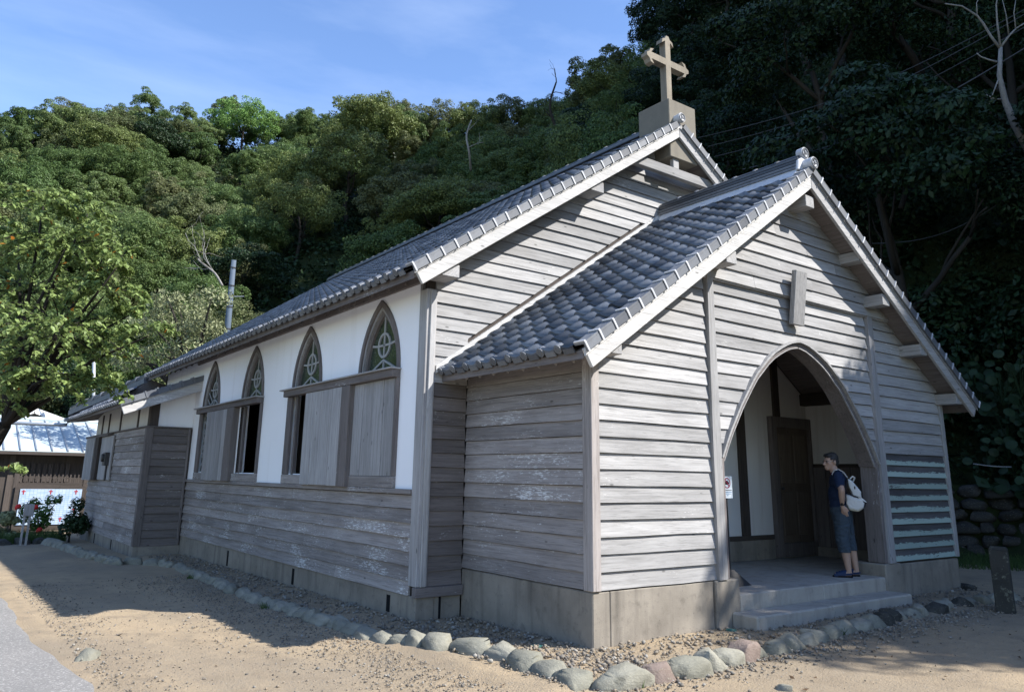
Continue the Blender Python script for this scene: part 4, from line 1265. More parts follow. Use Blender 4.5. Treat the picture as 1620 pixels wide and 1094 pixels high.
# the wood: jittered rows up the slopes, only where the camera could plausibly see
placed = []
cand = []
gx = np.arange(-46, 75, 1.0)
for y in np.arange(-4, 120, 1.0):
    for x in gx:
        cand.append((x + rf.uniform(-.5, .5), y + rf.uniform(-.5, .5)))
cand = np.array(cand); _, SDc = hill_h(cand[:, 0], cand[:, 1])
order = np.argsort(np.hypot(cand[:, 0] - CAM_C.x, cand[:, 1] - CAM_C.y))
def hit_hill(u, v, lift=0.0, dmin=30, dmax=170):
    r = ray(u, v); d = dmin
    while d < dmax:
        p = CAM_C + r * d
        if p.z < tz(p.x, p.y) + lift: return p
        d += 0.5
    return CAM_C + r * dmax
def hero(u, v, s, crown, mat, label, th=3.8, lift=4.6, name='tree', dmin=30):
    p = hit_hill(u, v, lift * s, dmin)
    d = (p - CAM_C).length
    for q in (0, -3.6, -7.0, -10.5, -14):
        f_ = (d + q) / d; placed.append((CAM_C.x + (p.x - CAM_C.x) * f_, CAM_C.y + (p.y - CAM_C.y) * f_))
    return wood_tree(p.x, p.y, s, crown, mat, label, None, th, name=name)
hero(385, 196, 1.05, CROWNS[0], 'leaf_bright', 'bright light green tree on the upper hillside, left of a pair', 4.6, 5.4)
hero(462, 192, 1.05, CROWNS[1], 'leaf_bright', 'bright light green tree on the upper hillside, right of a pair', 4.6, 5.4)
hero(515, 160, 1.25, CROWNS[5], 'leaf_conifer', 'vivid green pointed tree standing on the left ridge line', 4.0)
hero(478, 152, 0.9, CROWNS[2], 'leaf_olive', 'brown-green round tree on the ridge beside the pointed green tree')
hero(425, 146, 0.7, CROWNS[5], 'leaf_conifer', 'small dark green upright tree on the ridge left of the vivid one')
hero(60, 140, 1.2, CROWNS[1], 'leaf_olive', 'broad dull olive tree on the ridge at the far left')
hero(590, 200, 1.25, CROWNS[0], 'leaf_yellow', 'yellow-green tree in the hollow where the two slopes meet')
hero(555, 255, 1.2, CROWNS[2], 'leaf_yellow', 'large yellow-green tree above the middle of the nave roof')
hero(475, 330, 0.9, CROWN_MID[0], 'leaf_yellow', 'pale yellowish tree low on the slope above the roof ridge')
hero(618, 150, 0.8, CROWNS[4], 'leaf_bright', 'small bluish green tree alone in the dip of the skyline')
hero(735, 120, 0.95, CROWNS[3], 'leaf_hill', 'flat-topped tree rising above the skyline, lower of two', 5.0, 5.6)
hero(835, 100, 0.95, CROWNS[1], 'leaf_hill', 'tall layered tree rising above the skyline left of the stone cross', 6.5, 7.0)
for u_, v_, lb in ((690, 140, 'lower left'), (785, 112, 'middle'), (872, 98, 'upper right')): hero(u_, v_, 0.75, CROWNS[2], 'leaf_hill', 'tree on the rising skyline left of the cross, ' + lb + ' of three in a row', 4.4, 5.2)
hero(955, 95, 0.62, CROWN_MID[0], 'leaf_dark', 'dark round-headed tree on the skyline just left of the cross', 4.0, 4.6)
ntree = 0
def seen(x, y):
    # leave out trees that stand wholly behind the church
    top = Vector((x, y, tz(x, y) + 10.5)) - CAM_C; d = top.dot(CF)
    u = 810 + OFFX + FPX * top.dot(CR) / d; v = 547 + OFFY - FPX * top.dot(CU) / d
    roof = float(np.interp(u, [100, 235, 523, 1040, 1150, 1275, 1540, 1560], [760, 620, 455, 215, 290, 250, 660, 900]))
    return v < roof + 30
GR = 'trees of the dense wood on the slopes'
for i in order:
    x, y = cand[i]; sd = SDc[i]; a = az_of(x, y); dist = math.hypot(x - CAM_C.x, y - CAM_C.y)
    if sd < 1.0 or a < -4 or a > 79: continue
    lim = 40 if a > 48 else 78
    if sd > lim: continue
    need = (3.0 + 0.024 * dist) if a > 46 else (2.3 + 0.0185 * dist)
    if not seen(x, y): continue
    if any((x - q[0]) ** 2 + (y - q[1]) ** 2 < need * need for q in placed): continue
    placed.append((x, y))
    if ntree >= 282: continue
    ntree += 1
    where = 'on the skyline' if sd > 50 else ('left of the utility pole' if a < 14 else ('above the far roof end' if a < 27 else 'above the near roof end'))
    tone = {'leaf_dark': 'dark green', 'leaf_hill': 'mid green', 'leaf_olive': 'dull olive', 'leaf_yellow': 'yellow-green'}
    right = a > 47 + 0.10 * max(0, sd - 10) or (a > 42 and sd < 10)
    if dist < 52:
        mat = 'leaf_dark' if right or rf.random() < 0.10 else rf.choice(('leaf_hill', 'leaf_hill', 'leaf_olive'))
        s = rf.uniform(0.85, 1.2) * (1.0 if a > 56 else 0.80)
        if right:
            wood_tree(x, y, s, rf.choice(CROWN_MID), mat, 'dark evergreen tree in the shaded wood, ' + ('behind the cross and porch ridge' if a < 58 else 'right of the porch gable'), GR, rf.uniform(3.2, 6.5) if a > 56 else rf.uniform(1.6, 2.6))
        else:
            wood_tree(x, y, s, rf.choice(CROWN_MID), mat, tone[mat] + ' tree low on the near slope, ' + where, GR, rf.uniform(1.7, 3.0))
    else:
        s = rf.uniform(0.72, 1.10)
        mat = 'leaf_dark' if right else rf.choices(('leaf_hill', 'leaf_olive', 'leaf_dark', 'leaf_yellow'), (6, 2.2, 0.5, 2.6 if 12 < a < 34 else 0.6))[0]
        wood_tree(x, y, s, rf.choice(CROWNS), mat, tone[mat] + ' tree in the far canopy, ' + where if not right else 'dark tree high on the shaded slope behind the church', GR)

# undergrowth that covers the ground of the wood (uncountable)
ru = np.random.default_rng(91); nC = 7500
cx_ = ru.uniform(-46, 70, nC * 3); cy_ = ru.uniform(-4, 118, nC * 3)
ch_, cs_ = hill_h(cx_, cy_); az_ = np.degrees(np.arctan2(cx_ - CAM_C.x, cy_ - CAM_C.y))
kk = (cs_ > 0.6) & (cs_ < 76) & (az_ > -4) & (az_ < 79); cx_, cy_, ch_ = cx_[kk][:nC], cy_[kk][:nC], ch_[kk][:nC]
nL = 26; nn_ = len(cx_); rr_ = np.repeat(ru.uniform(0.7, 1.7, nn_), nL)
dd_ = unit(ru.normal(size=(nn_ * nL, 3)) + np.array([0, 0, .5])); dd_[:, 2] = np.abs(dd_[:, 2])
P = np.repeat(np.stack([cx_, cy_, ch_ - .1], -1), nL, 0) + dd_ * rr_[:, None] * ru.uniform(.5, 1.05, (nn_ * nL, 1))
V, F = leaf_cards(P, unit(dd_ + np.array([0, 0, .5]) + ru.normal(size=P.shape) * .5), ru.uniform(.22, .48, len(P)), .6, ru)
c2 = ru.uniform(0, 1, (26000, 2)) * np.array([38, 50]) + np.array([8, -4]); h2, s2 = hill_h(c2[:, 0], c2[:, 1]); a2 = np.degrees(np.arctan2(c2[:, 0] - CAM_C.x, c2[:, 1] - CAM_C.y))
k2 = (s2 > .8) & (s2 < 24) & (a2 > 42) & (a2 < 80); c2 = c2[k2][:6500]; h2 = h2[k2][:6500]; n2_ = len(c2); r2 = np.repeat(ru.uniform(.5, 1.5, n2_), 30)
d2 = unit(ru.normal(size=(n2_ * 30, 3)) + np.array([-.3, -.2, .4])); P2 = np.repeat(np.stack([c2[:, 0], c2[:, 1], h2], -1), 30, 0) + d2 * r2[:, None] * ru.uniform(.5, 1.05, (len(d2), 1))
V2, F2 = leaf_cards(P2, unit(d2 + np.array([0, 0, .5]) + ru.normal(size=P2.shape) * .5), ru.uniform(.10, .20, len(P2)), .55, ru)
tag(link('bank_undergrowth', np_mesh('bank_undergrowth', V2, F2, M['leaf_dark'])), kind='stuff')
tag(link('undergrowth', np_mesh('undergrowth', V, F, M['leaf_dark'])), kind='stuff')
# low growth along the foot of the slopes
for k in range(64):
    t = k / 63
    i = 2 + t * 6.6; a = int(i); fr = i - a
    b = HP[a] * (1 - fr) + HP[a + 1] * fr
    nrm = np.array([-(HP[a + 1] - HP[a])[1], (HP[a + 1] - HP[a])[0]]); nrm = -nrm / np.linalg.norm(nrm)
    p = b + nrm * rf.uniform(0.9, 3.5)
    if p[1] < -2 or az_of(*p) < -4: continue
    q = thing('shrub', 'dense shrub at the foot of the slope, ' + ('behind the nave' if az_of(*p) < 50 else 'right of the porch'), 'shrub', (p[0], p[1], tz(*p)), rf.uniform(0, 6), 'undergrowth along the foot of the slope')
    c = link('foliage', rf.choice(BUSHES), q); s = rf.uniform(0.9, 1.7); c.scale = (s, s, s); c.location = (0, 0, 0.5 * s)
    if az_of(*p) < 35:
        c.material_slots[0].link = 'OBJECT'; c.material_slots[0].material = M[rf.choice(('leaf_hill', 'leaf_dark', 'leaf_olive'))]

rf.seed(404)
# big trees at the right front, outside the picture: they shade the doorway and the yard
for x, y, s, th in ((11.7, -9.0, 1.1, 7.7), (14.0, -9.6, 1.25, 7.3), (17.3, -9.2, 1.3, 6.8), (20.4, -8.6, 1.4, 7.4), (11.0, -8.3, .8, 4.4), (13.4, -8.4, .9, 4.4), (16, -7.6, .9, 5.0), (13.0, -12.5, 1.3, 7.4), (17, -13.5, 1.4, 7.6), (9.9, -8.9, .6, 9.5), (9.7, -8.8, .5, 3.6), (11.8, -7.4, .55, 3.0), (14.6, -5.6, 1.1, 5.0), (17.6, -4.6, 1.3, 5.5)):
    wood_tree(x, y, s, rf.choice(CROWN_MID), 'leaf_dark', 'tall evergreen tree at the right of the yard, beside the path', 'trees shading the yard', th)

# ---- crooked dark limbs showing in front of the shaded wood
def limb(pix, depth, r0, r1, name, label, mat, twigs=5, seed=1):
    rg = random.Random(seed)
    pts = [at(u, v, depth + dz) for u, v, dz in pix]
    base = pts[0].copy()
    t = thing(name, label, 'tree', tuple(base))
    # smooth the polyline
    fine = []
    for i in range(len(pts) - 1):
        a = pts[max(i - 1, 0)]; b = pts[i]; c = pts[i + 1]; d = pts[min(i + 2, len(pts) - 1)]
        for k in range(4):
            s = k / 4
            fine.append(0.5 * ((2 * b) + (c - a) * s + (2 * a - 5 * b + 4 * c - d) * s * s + (3 * b - a - 3 * c + d) * s ** 3))
    fine.append(pts[-1]); n = len(fine)
    MB().tube(fine, [r0 + (r1 - r0) * k / (n - 1) for k in range(n)], 8).build('trunk', mat, t, True)
    for k in range(twigs):
        mb = MB(); j = rg.randint(n // 3, n - 1); d = fine[min(j + 1, n - 1)] - fine[j - 1]
        a = (d.normalized() + Vector((rg.gauss(0, .7), rg.gauss(0, .5), rg.gauss(0.2, .6)))).normalized()
        branching(mb, fine[j], a, rg.uniform(0.8, 1.8), (r0 + (r1 - r0) * j / n) * 0.45, 1, rg)
        mb.build('branch', mat, t, True)
    return t
limb([(1500, 235, 3), (1470, 170, 1), (1452, 105, 0), (1418, 55, 0), (1395, 15, 0)], 27, 0.20, 0.09, 'tree_limb', 'thick bare dark trunk leaning left in the shaded wood', M['bark'], 3, 2)
limb([(1560, 345, 3), (1490, 320, 1), (1430, 300, 0), (1370, 285, 0), (1300, 275, 1)], 25, 0.17, 0.06, 'tree_limb', 'long bare horizontal bough in the shaded wood right of the porch ridge', M['bark'], 4, 3)
limb([(1425, 330, 0), (1432, 285, 0), (1395, 238, 0), (1390, 200, 0)], 21, 0.08, 0.04, 'tree_limb', 'thin crooked bare branch hanging above the porch eave', M['bark'], 6, 5)
limb([(1560, 620, 1), (1535, 300, 1), (1520, 240, 0), (1500, 200, 0)], 25, 0.09, 0.05, 'tree_limb', 'upright bare stem behind the porch gable at the right', M['bark'], 6, 6)
limb([(745, 270, 1), (742, 240, 0), (738, 215, 0), (746, 190, 0)], 52, 0.09, 0.05, 'tree_limb', 'slim pale upright trunk in the wood above the nave roof', M['bark_pale'], 2, 7)
limb([(905, 260, 0), (885, 215, 0), (870, 170, 0), (880, 130, 0)], 50, 0.14, 0.05, 'tree_limb', 'bare upright stem in the wood left of the pedestal', M['bark'], 5, 9)
limb([(352, 452, 0), (340, 432, 0), (322, 418, 0), (313, 410, 0)], 33, 0.05, 0.03, 'tree_limb', 'dead pale branch in the dark undergrowth left of the utility pole', M['bark_pale'], 5, 10)
# the white-barked bare tree at the upper right corner
rg = random.Random(5)
WB = thing('bare_tree', 'pale barked leafless tree with forked twigs at the upper right', 'tree', tuple(at(1690, 330, 19.5)))
tp = [at(u, v, 19) for u, v in ((1690, 330), (1650, 275), (1622, 228), (1604, 195), (1590, 160), (1581, 120), (1583, 75))]
MB().tube(tp, [0.13, 0.115, 0.10, 0.09, 0.075, 0.06, 0.045], 9).build('trunk', M['bark_pale'], WB, True)
for pix, r in (([(1583, 78), (1568, 58), (1556, 38), (1546, 25), (1522, 10), (1495, 6)], .036), ([(1583, 75), (1578, 40), (1576, 8), (1580, -15)], .028), ([(1583, 75), (1598, 55), (1608, 45), (1640, 25)], .032),
               ([(1596, 56), (1592, 25), (1586, 0)], .02), ([(1607, 46), (1604, 20), (1607, 0)], .018), ([(1584, 158), (1572, 156), (1560, 150)], .03), ([(1577, 98), (1565, 95), (1552, 90), (1545, 84)], .028), ([(1546, 24), (1545, 5), (1552, -10)], .016), ([(1580, 125), (1572, 145), (1565, 165)], .02)):
    pts = [at(u, v, 19) for u, v in pix]
    MB().tube(pts, [r * (1 - .6 * k / (len(pts) - 1)) for k in range(len(pts))], 6).build('branch', M['bark_pale'], WB, True)

# ---- the cherry tree at the left edge
rg = np.random.default_rng(8); rc = random.Random(8)
base = Vector((-5.75, 7.6, gz(-5.75, 7.6)))
CT = thing('cherry_tree', 'leafy cherry tree with drooping branches and a few orange leaves at the left edge', 'tree', tuple(base))
fork = at(8, 672, 13.2)
mb = MB().tube([base - Vector((0, 0, .2)), base + Vector((0.05, 0, 1.0)), at(-18, 715, 13.4), fork], [0.20, 0.15, 0.125, 0.10], 10)
mb.build('trunk', M['bark'], CT, True)
lobes = [(70, 318, 62, 0.0), (140, 330, 55, 0.4), (105, 385, 95, -0.3), (30, 380, 60, 0.7), (165, 400, 45, 0.3), (40, 455, 95, 0.5), (165, 460, 62, -0.5), (185, 415, 40, -.8), (95, 520, 95, -0.8), (170, 535, 55, 0.0), (235, 522, 36, -0.6), (15, 560, 70, 0.4), (75, 590, 60, -1.0), (150, 600, 50, -0.2), (15, 640, 36, -0.5), (12, 738, 20, -1.8), (205, 490, 30, 0.1)]
P = []; N = []; twg = MB()
for u, v, r, dz in lobes:
    c = at(u, v, 13.3 + dz); R_ = r / FPX * 13.3 * 1.05
    # limb to the lobe
    mid = fork.lerp(c, 0.55) + Vector((rc.gauss(0, .1), rc.gauss(0, .1), 0.22))
    end = c + Vector((0, 0, -0.1))
    if v < 700: twg.tube([fork, mid, end], [0.04 + r / 3500, 0.03, 0.012], 6)
    ntw = int(3 + 14 * (r / 60) ** 2)
    for k in range(ntw):
        d = Vector((rc.gauss(0, 1), rc.gauss(0, 1), rc.gauss(0.15, .6))).normalized()
        st = c + Vector((d.x * .25, d.y * .25, d.z * .15)) * R_
        pts = [st]; dd = Vector((d.x, d.y, d.z * .5 + .25)).normalized()
        L = R_ * rc.uniform(.55, 1.05)
        for q in range(6):
            dd = (dd + Vector((rc.gauss(0, .12), rc.gauss(0, .12), -0.20))).normalized(); pts.append(pts[-1] + dd * L / 6)
        twg.tube(pts, [.012, .010, .009, .008, .006, .005, .004], 4, False)
        nl = int(44 + 26 * rc.random())
        for q in range(nl):
            s = rc.random() ** .75 * 5.99; i = int(s); p = pts[i].lerp(pts[i + 1], s - i)
            sd = Vector((rc.gauss(0, 1), rc.gauss(0, 1), rc.gauss(-.2, .5))).normalized()
            P.append(p + sd * .055); N.append((sd.x * .5 + rc.gauss(0, .25), sd.y * .5 + rc.gauss(0, .25), 0.9))
twg.build('branch', M['bark'], CT, True)
P = np.array(P); N = unit(np.array(N))
n = len(P); S = rg.uniform(.065, .115, n)[:, None]
t = unit(np.cross(N, rg.normal(size=(n, 3)))); t[:, 2] -= .55; t = unit(t); b = unit(np.cross(N, t)); nn = unit(np.cross(t, b)); nn *= np.sign(nn[:, 2:3] + 1e-6)
V = np.stack([P - t * S * .5, P - t * S * .15 + b * S * .30 + nn * S * .05, P + t * S * .15 + b * S * .24, P + t * S * .55 - nn * S * .12, P + t * S * .15 - b * S * .24, P - t * S * .15 - b * S * .30 + nn * S * .05], 1).reshape(-1, 3)
i = np.arange(n)[:, None] * 6
F = np.concatenate([i + np.array(q) for q in ((0, 1, 2), (0, 2, 3), (0, 3, 4), (0, 4, 5))])
V -= np.array(base)
o = link('crown', np_mesh('crown', V, F, M['leaf_cherry']), CT)

# a paler drooping tree between the cherry and the utility pole
PT = thing('drooping_tree', 'pale leaved drooping tree behind the annex roof, left of the utility pole', 'tree', tuple(at(300, 640, 27)))
P = []; N = []; twg = MB(); tb = at(300, 640, 27)
for u, v, r in ((335, 470, 34), (285, 492, 52), (240, 515, 44), (320, 520, 40), (255, 560, 40), (205, 572, 30), (300, 550, 36), (180, 560, 22), (265, 470, 26)):
    c = at(u, v, 27 + rc.uniform(-1, 1)); R_ = r / FPX * 27
    twg.tube([tb, tb.lerp(c, .6) + Vector((0, 0, .5)), c], [.08, .05, .02], 5)
    for k in range(int(520 * (r / 40) ** 2)):
        d = Vector((rc.gauss(0, 1), rc.gauss(0, 1), rc.gauss(0, .6))).normalized() * rc.uniform(.3, 1) ** .5
        P.append(c + Vector((d.x, d.y, d.z * .6)) * R_); N.append((d.x * .6 + rc.gauss(0, .4), d.y * .6 + rc.gauss(0, .4), .7))
twg.build('trunk', M['bark'], PT, True)
V, F = leaf_cards(np.array(P), unit(np.array(N)), rg.uniform(.11, .19, len(P)), .42, rg, 0.8)
link('crown', np_mesh('crown', V - np.array(tb), F, M['leaf_pale']), PT)

# ------------------------------------------------------------------ kerb stones
def stone_mat(name, c1, c2):
    g = NG(name); co = g.coord(); r = g.objrand()
    a = g.noise(co, 2.2, 6, 0.65); b = g.noise(co, 14, 5, 0.7)
    c = g.mix(r, c1, c2)
    c = g.mix(g.rng(a, 0.42, 0.68, 0, 0.75), c, tuple(x * 0.66 for x in c1))
    c = g.mix(g.rng(b, 0.56, 0.74, 0, 0.45), c, (0.40, 0.40, 0.30))
    g.bump(g.math('ADD', a, b), 0.5, 0.03)
    return g.fin(c, 0.88, 0.22)
M['stone'] = stone_mat('grey_green_stone', (0.21, 0.205, 0.165), (0.29, 0.278, 0.228))
M['stone_red'] = stone_mat('reddish_stone', (0.20, 0.155, 0.13), (0.23, 0.18, 0.155))
M['stone_dark'] = stone_mat('mossy_dark_stone', (0.035, 0.035, 0.031), (0.065, 0.063, 0.057))  # same stone at a much lower tone
def rock_mesh(name, seed, sub=3, cut=9):
    bm = bmesh.new(); bmesh.ops.create_icosphere(bm, subdivisions=sub, radius=0.5)
    rg = random.Random(seed)
    planes = [(Vector((rg.gauss(0, 1), rg.gauss(0, 1), rg.gauss(0.3, .8))).normalized(), rg.uniform(.30, .44)) for _ in range(cut)]
    off = Vector((rg.uniform(0, 50), 0, 0))
    for v in bm.verts:
        p = v.co * 2; p = Vector([math.copysign(abs(c_) ** .36, c_) for c_ in p]) * .44
        for nn, d in planes:
            q = p.dot(nn) - d
            if q > 0: p -= nn * q * .97
        p *= 1 + 0.10 * noise.noise(p * 2.4 + off) + 0.06 * noise.noise(p * 7 + off)
        v.co = p
    for f in bm.faces: f.smooth = True
    for e in bm.edges: e.smooth = e.calc_face_angle(0) < 0.30
    me = bpy.data.meshes.new(name); bm.to_mesh(me); bm.free()
    me.materials.append(M['stone'])
    return me
ROCKS = [rock_mesh('border_stone', 100 + k) for k in range(9)]
rs = random.Random(21)
def stone(p, sx, sy, sz, rz, mat, label, group=None, cat='stone', name='border_stone', sink=0.42):
    o = link(name, rs.choice(ROCKS))
    o.location = (p[0], p[1], gz(p[0], p[1]) + sz * (0.5 - sink))
    o.scale = (sx, sy, sz); o.rotation_euler = (rs.gauss(0, .10), rs.gauss(0, .10), rz)
    o.material_slots[0].link = 'OBJECT'; o.material_slots[0].material = M[mat]
    return tag(o, label, cat, group)
ORD = ['first', 'second', 'third', 'fourth', 'fifth', 'sixth', 'seventh', 'eighth', 'ninth', 'tenth', 'eleventh', 'twelfth', 'thirteenth', 'fourteenth', 'fifteenth', 'sixteenth', 'seventeenth', 'eighteenth', 'nineteenth', 'twentieth',
       'twenty-first', 'twenty-second', 'twenty-third', 'twenty-fourth', 'twenty-fifth', 'twenty-sixth', 'twenty-seventh', 'twenty-eighth', 'twenty-ninth', 'thirtieth']
def along(pl, sizes):
    """walk a polyline laying stones end to end"""
    pl = [Vector((a, b, 0)) for a, b in pl]; res = []; i = 0; d = 0.0
    for s in sizes:
        d += s / 2; k = 0; r = d
        while k < len(pl) - 2 and r > (pl[k + 1] - pl[k]).length: r -= (pl[k + 1] - pl[k]).length; k += 1
        t = (pl[k + 1] - pl[k]); 
        if r > t.length: break
        res.append((pl[k] + t.normalized() * r, math.atan2(t.y, t.x), s)); d += s / 2
    return res
GF, GL, GFAR = 'kerb stones along the church front', 'kerb stones along the nave wall', 'small kerb stones by the annex'
front = [(-0.90, -1.12), (-0.34, -1.10), (0.23, -1.10), (0.93, -1.04), (1.70, -1.0), (2.57, -0.95), (3.62, -0.88), (4.64, -0.81), (5.70, -0.78), (6.5, -0.85), (7.4, -0.9)]
sz = [0.44, 0.30, 0.40, 0.27, 0.30, 0.24] + [rs.uniform(.22, .36) for _ in range(28)]
adj = ['big pale oval', 'reddish blocky', 'pale split', 'flat-topped', 'pale blocky', 'brownish upright']
for k, (p, a, s) in enumerate(along(front, sz)):
    mt = 'stone_red' if k in (1, 5) else ('stone_dark' if k > 9 and rs.random() < .25 else 'stone')
    lab = (adj[k] if k < 6 else 'grey') + ' stone, ' + ORD[k] + ' from the corner in the kerb before the porch'
    stone((p.x + rs.gauss(0, .02), p.y + rs.gauss(0, .02)), s * (1.5 if k < 6 else 1.36), rs.uniform(.30, .38) if k < 6 else rs.uniform(.24, .31), rs.uniform(.30, .36) if k < 6 else rs.uniform(.22, .30), a, mt, lab, GF)
left = [(-0.92, -1.00), (-0.95, -0.33), (-1.0, 0.46), (-1.22, 1.05), (-1.42, 1.6), (-1.50, 2.8), (-1.56, 5.6), (-1.45, 8.0), (-1.42, 10.2), (-1.50, 11.0)]
sz = [0.30, 0.34, 0.36, 0.42, 0.46, 0.30] + [rs.uniform(.18, .34) for _ in range(72)]
sl = along(left, sz)
for k, (p, a, s) in enumerate(sl):
    lab = ('pale angular' if k < 6 else 'grey') + ' stone, ' + (ORD[k] if k < 30 else '') + ' from the corner in the kerb along the nave wall'
    if k >= 30: lab = 'small grey stone near the far end of the kerb along the nave wall'
    stone((p.x + rs.gauss(0, .03), p.y), s * 1.45, rs.uniform(.20, .28) if k > 5 else rs.uniform(.30, .38), rs.uniform(.17, .24) if k > 6 else rs.uniform(.26, .34), a, 'stone', lab, GL)
far = [(-1.50, 11.0), (-1.9, 11.25), (-2.2, 11.5), (-2.45, 13.7), (-2.55, 16.8), (-2.7, 18.3)]
for k, (p, a, s) in enumerate(along(far, [rs.uniform(.26, .44) for _ in range(40)])):
    stone((p.x, p.y + rs.gauss(0, .03)), s * 1.35, rs.uniform(.22, .34), rs.uniform(.22, .32), a, 'stone', 'small grey stone in the kerb that bends round the annex', GFAR)
bed = [(-2.6, 18.4), (-3.3, 18.35), (-4.5, 18.2), (-6.5, 18.0)]
for k, (p, a, s) in enumerate(along(bed, [rs.uniform(.25, .5) for _ in range(16)])):
    stone((p.x, p.y + rs.gauss(0, .05)), s * 1.1, .28, .3, a, 'stone_dark', 'dark stone edging the flower bed at the far left', 'stones edging the flower bed')
for u, v, s, lab in ((632, 1016, .26, 'pale squared stone on the gravel beyond the shadow edge by the nave corner'), (556, 960, .30, 'flat grey stone lying in the gravel under the nave corner'), (138, 1040, .34, 'flat sandy stone half buried at the edge of the asphalt'), (1530, 932, .45, 'long flat stone in the grit right of the church'), (1475, 970, .34, 'rounded dark stone beside the gatepost'), (1240, 1090, .22, 'small dark stone lying on the sand at the bottom of the picture')):
    p = on_ground(u, v); stone(p, s, s * .7, s * .55, rs.uniform(0, 3), 'stone' if v > 940 else 'stone_dark', lab, sink=0.56, name='loose_stone')

# ------------------------------------------------------------------ gravel and grit (uncountable)
def scatter(name, pts, smin, smax, mat, seed, pw=2.5, sub=1):
    rg = np.random.default_rng(seed)
    bm = bmesh.new(); bmesh.ops.create_icosphere(bm, subdivisions=sub, radius=0.5)
    bv = np.array([v.co[:] for v in bm.verts]); bf = np.array([[v.index for v in f.verts] for f in bm.faces]); bm.free()
    n = len(pts); S = smin + (smax - smin) * rg.random(n) ** pw
    q = unit(rg.normal(size=(n, 4)))
    w_, x_, y_, z_ = q.T
    R = np.stack([np.stack([1 - 2 * (y_ ** 2 + z_ ** 2), 2 * (x_ * y_ - z_ * w_), 2 * (x_ * z_ + y_ * w_)], -1), np.stack([2 * (x_ * y_ + z_ * w_), 1 - 2 * (x_ ** 2 + z_ ** 2), 2 * (y_ * z_ - x_ * w_)], -1), np.stack([2 * (x_ * z_ - y_ * w_), 2 * (y_ * z_ + x_ * w_), 1 - 2 * (x_ ** 2 + y_ ** 2)], -1)], 1)
    V = bv[None] * rg.uniform(.55, 1.1, (n, len(bv), 1)) * S[:, None, None] * rg.uniform(.55, 1.25, (n, 1, 3))
    V = np.einsum('nij,nkj->nki', R, V); V[..., 2] *= .75
    V += np.stack([pts[:, 0], pts[:, 1], pts[:, 2] + S * .12], -1)[:, None]
    F = (bf[None] + (np.arange(n) * len(bv))[:, None, None]).reshape(-1, 3)
    return tag(link(name, np_mesh(name, V.reshape(-1, 3), F, mat)), kind='stuff')
def pebble_mat():
    g = NG('mixed_pebbles'); isl = g.island()
    c = g.ramp(isl, [(0.0, (0.10, 0.09, 0.078)), (0.3, (0.19, 0.17, 0.14)), (0.55, (0.27, 0.22, 0.16)), (0.85, (0.17, 0.16, 0.14)), (1.0, (0.33, 0.31, 0.27))])
    return g.fin(c, 0.9, 0.2)
M['pebble'] = pebble_mat()
rg = np.random.default_rng(17)
def area(n, fx, fy):
    x = fx(n); y = fy(n); return np.stack([x, y, 0.0085 * x - 0.0122 * y + 0.012], -1)
A1 = area(5200, lambda n: rg.uniform(-1.45, -0.55, n), lambda n: rg.uniform(2.3, 12.5, n))
A2 = area(3800, lambda n: rg.uniform(-1.2, 0.05, n), lambda n: rg.uniform(-0.95, 2.3, n))
A3 = area(4600, lambda n: rg.uniform(-0.6, 7.6, n), lambda n: rg.uniform(-0.95, 0.0, n))
for a in (A1, A2, A3): a[:, 2] += 0.028
scatter('gravel', np.concatenate([A1, A2, A3]), 0.010, 0.070, M['pebble'], 1, 5)
NN = 24000; yy = rg.uniform(-4.5, 9, NN); lim = rg.random(NN)
xx = np.where(lim < .58, -1.55 - np.abs(rg.normal(0, .6, NN)), rg.uniform(-4.3, 9, NN))
xx = np.where((lim > .58) & (lim < .74), -4.15 + np.abs(rg.normal(0, .35, NN)), xx)
B = np.stack([xx, yy, 0.0085 * xx - 0.0122 * yy + .006], -1)
k = ~((B[:, 0] > -1.5) & (B[:, 0] < 8) & (B[:, 1] > -0.95)); B = B[k]
scatter('loose_grit', B, 0.006, 0.036, M['pebble'], 2, 3.5)
yb = -0.95 - np.abs(rg.normal(0, .28, 5000)); xb = rg.uniform(-1.0, 7.8, 5000)
scatter('loose_gravel', np.stack([xb, yb, 0.0085 * xb - 0.0122 * yb + .006], -1), 0.010, 0.055, M['pebble'], 3, 3.5)
# dead leaves on the sand
n = 260; xl = rg.uniform(-4, 8, n); yl = rg.uniform(-4.5, 6, n); k = ~((xl > -1.5) & (yl > -1)); xl, yl = xl[k], yl[k]; n = len(xl)
V, F = leaf_cards(np.stack([xl, yl, .0085 * xl - .0122 * yl + .022], -1), unit(rg.normal(size=(n, 3)) * .25 + np.array([0, 0, 1])), rg.uniform(.03, .07, n), .5, rg)
M['dead_leaf'] = plain('dead_leaf', (0.09, 0.055, 0.03), 0.9, 0.2)
tag(link('dead_leaves', np_mesh('dead_leaves', V, F, M['dead_leaf'])), kind='stuff')
M['teal'] = plain('teal_plastic', (0.03, 0.11, 0.10), 0.5, 0.4)
for u, v, lab in ((1157, 1002, 'teal plastic ground marker lying in the gravel before the steps'), (850, 1027, 'teal plastic scrap in the gravel by the porch corner')):
    p = on_ground(u, v)
    tag(MB().tube([(p.x, p.y, p.z + .01), (p.x, p.y, p.z + .046)], [.065, .06], 16).tube([(p.x, p.y, p.z + .046), (p.x, p.y, p.z + .052)], [.04, .036], 12).build('ground_marker', M['teal']), lab, 'marker')

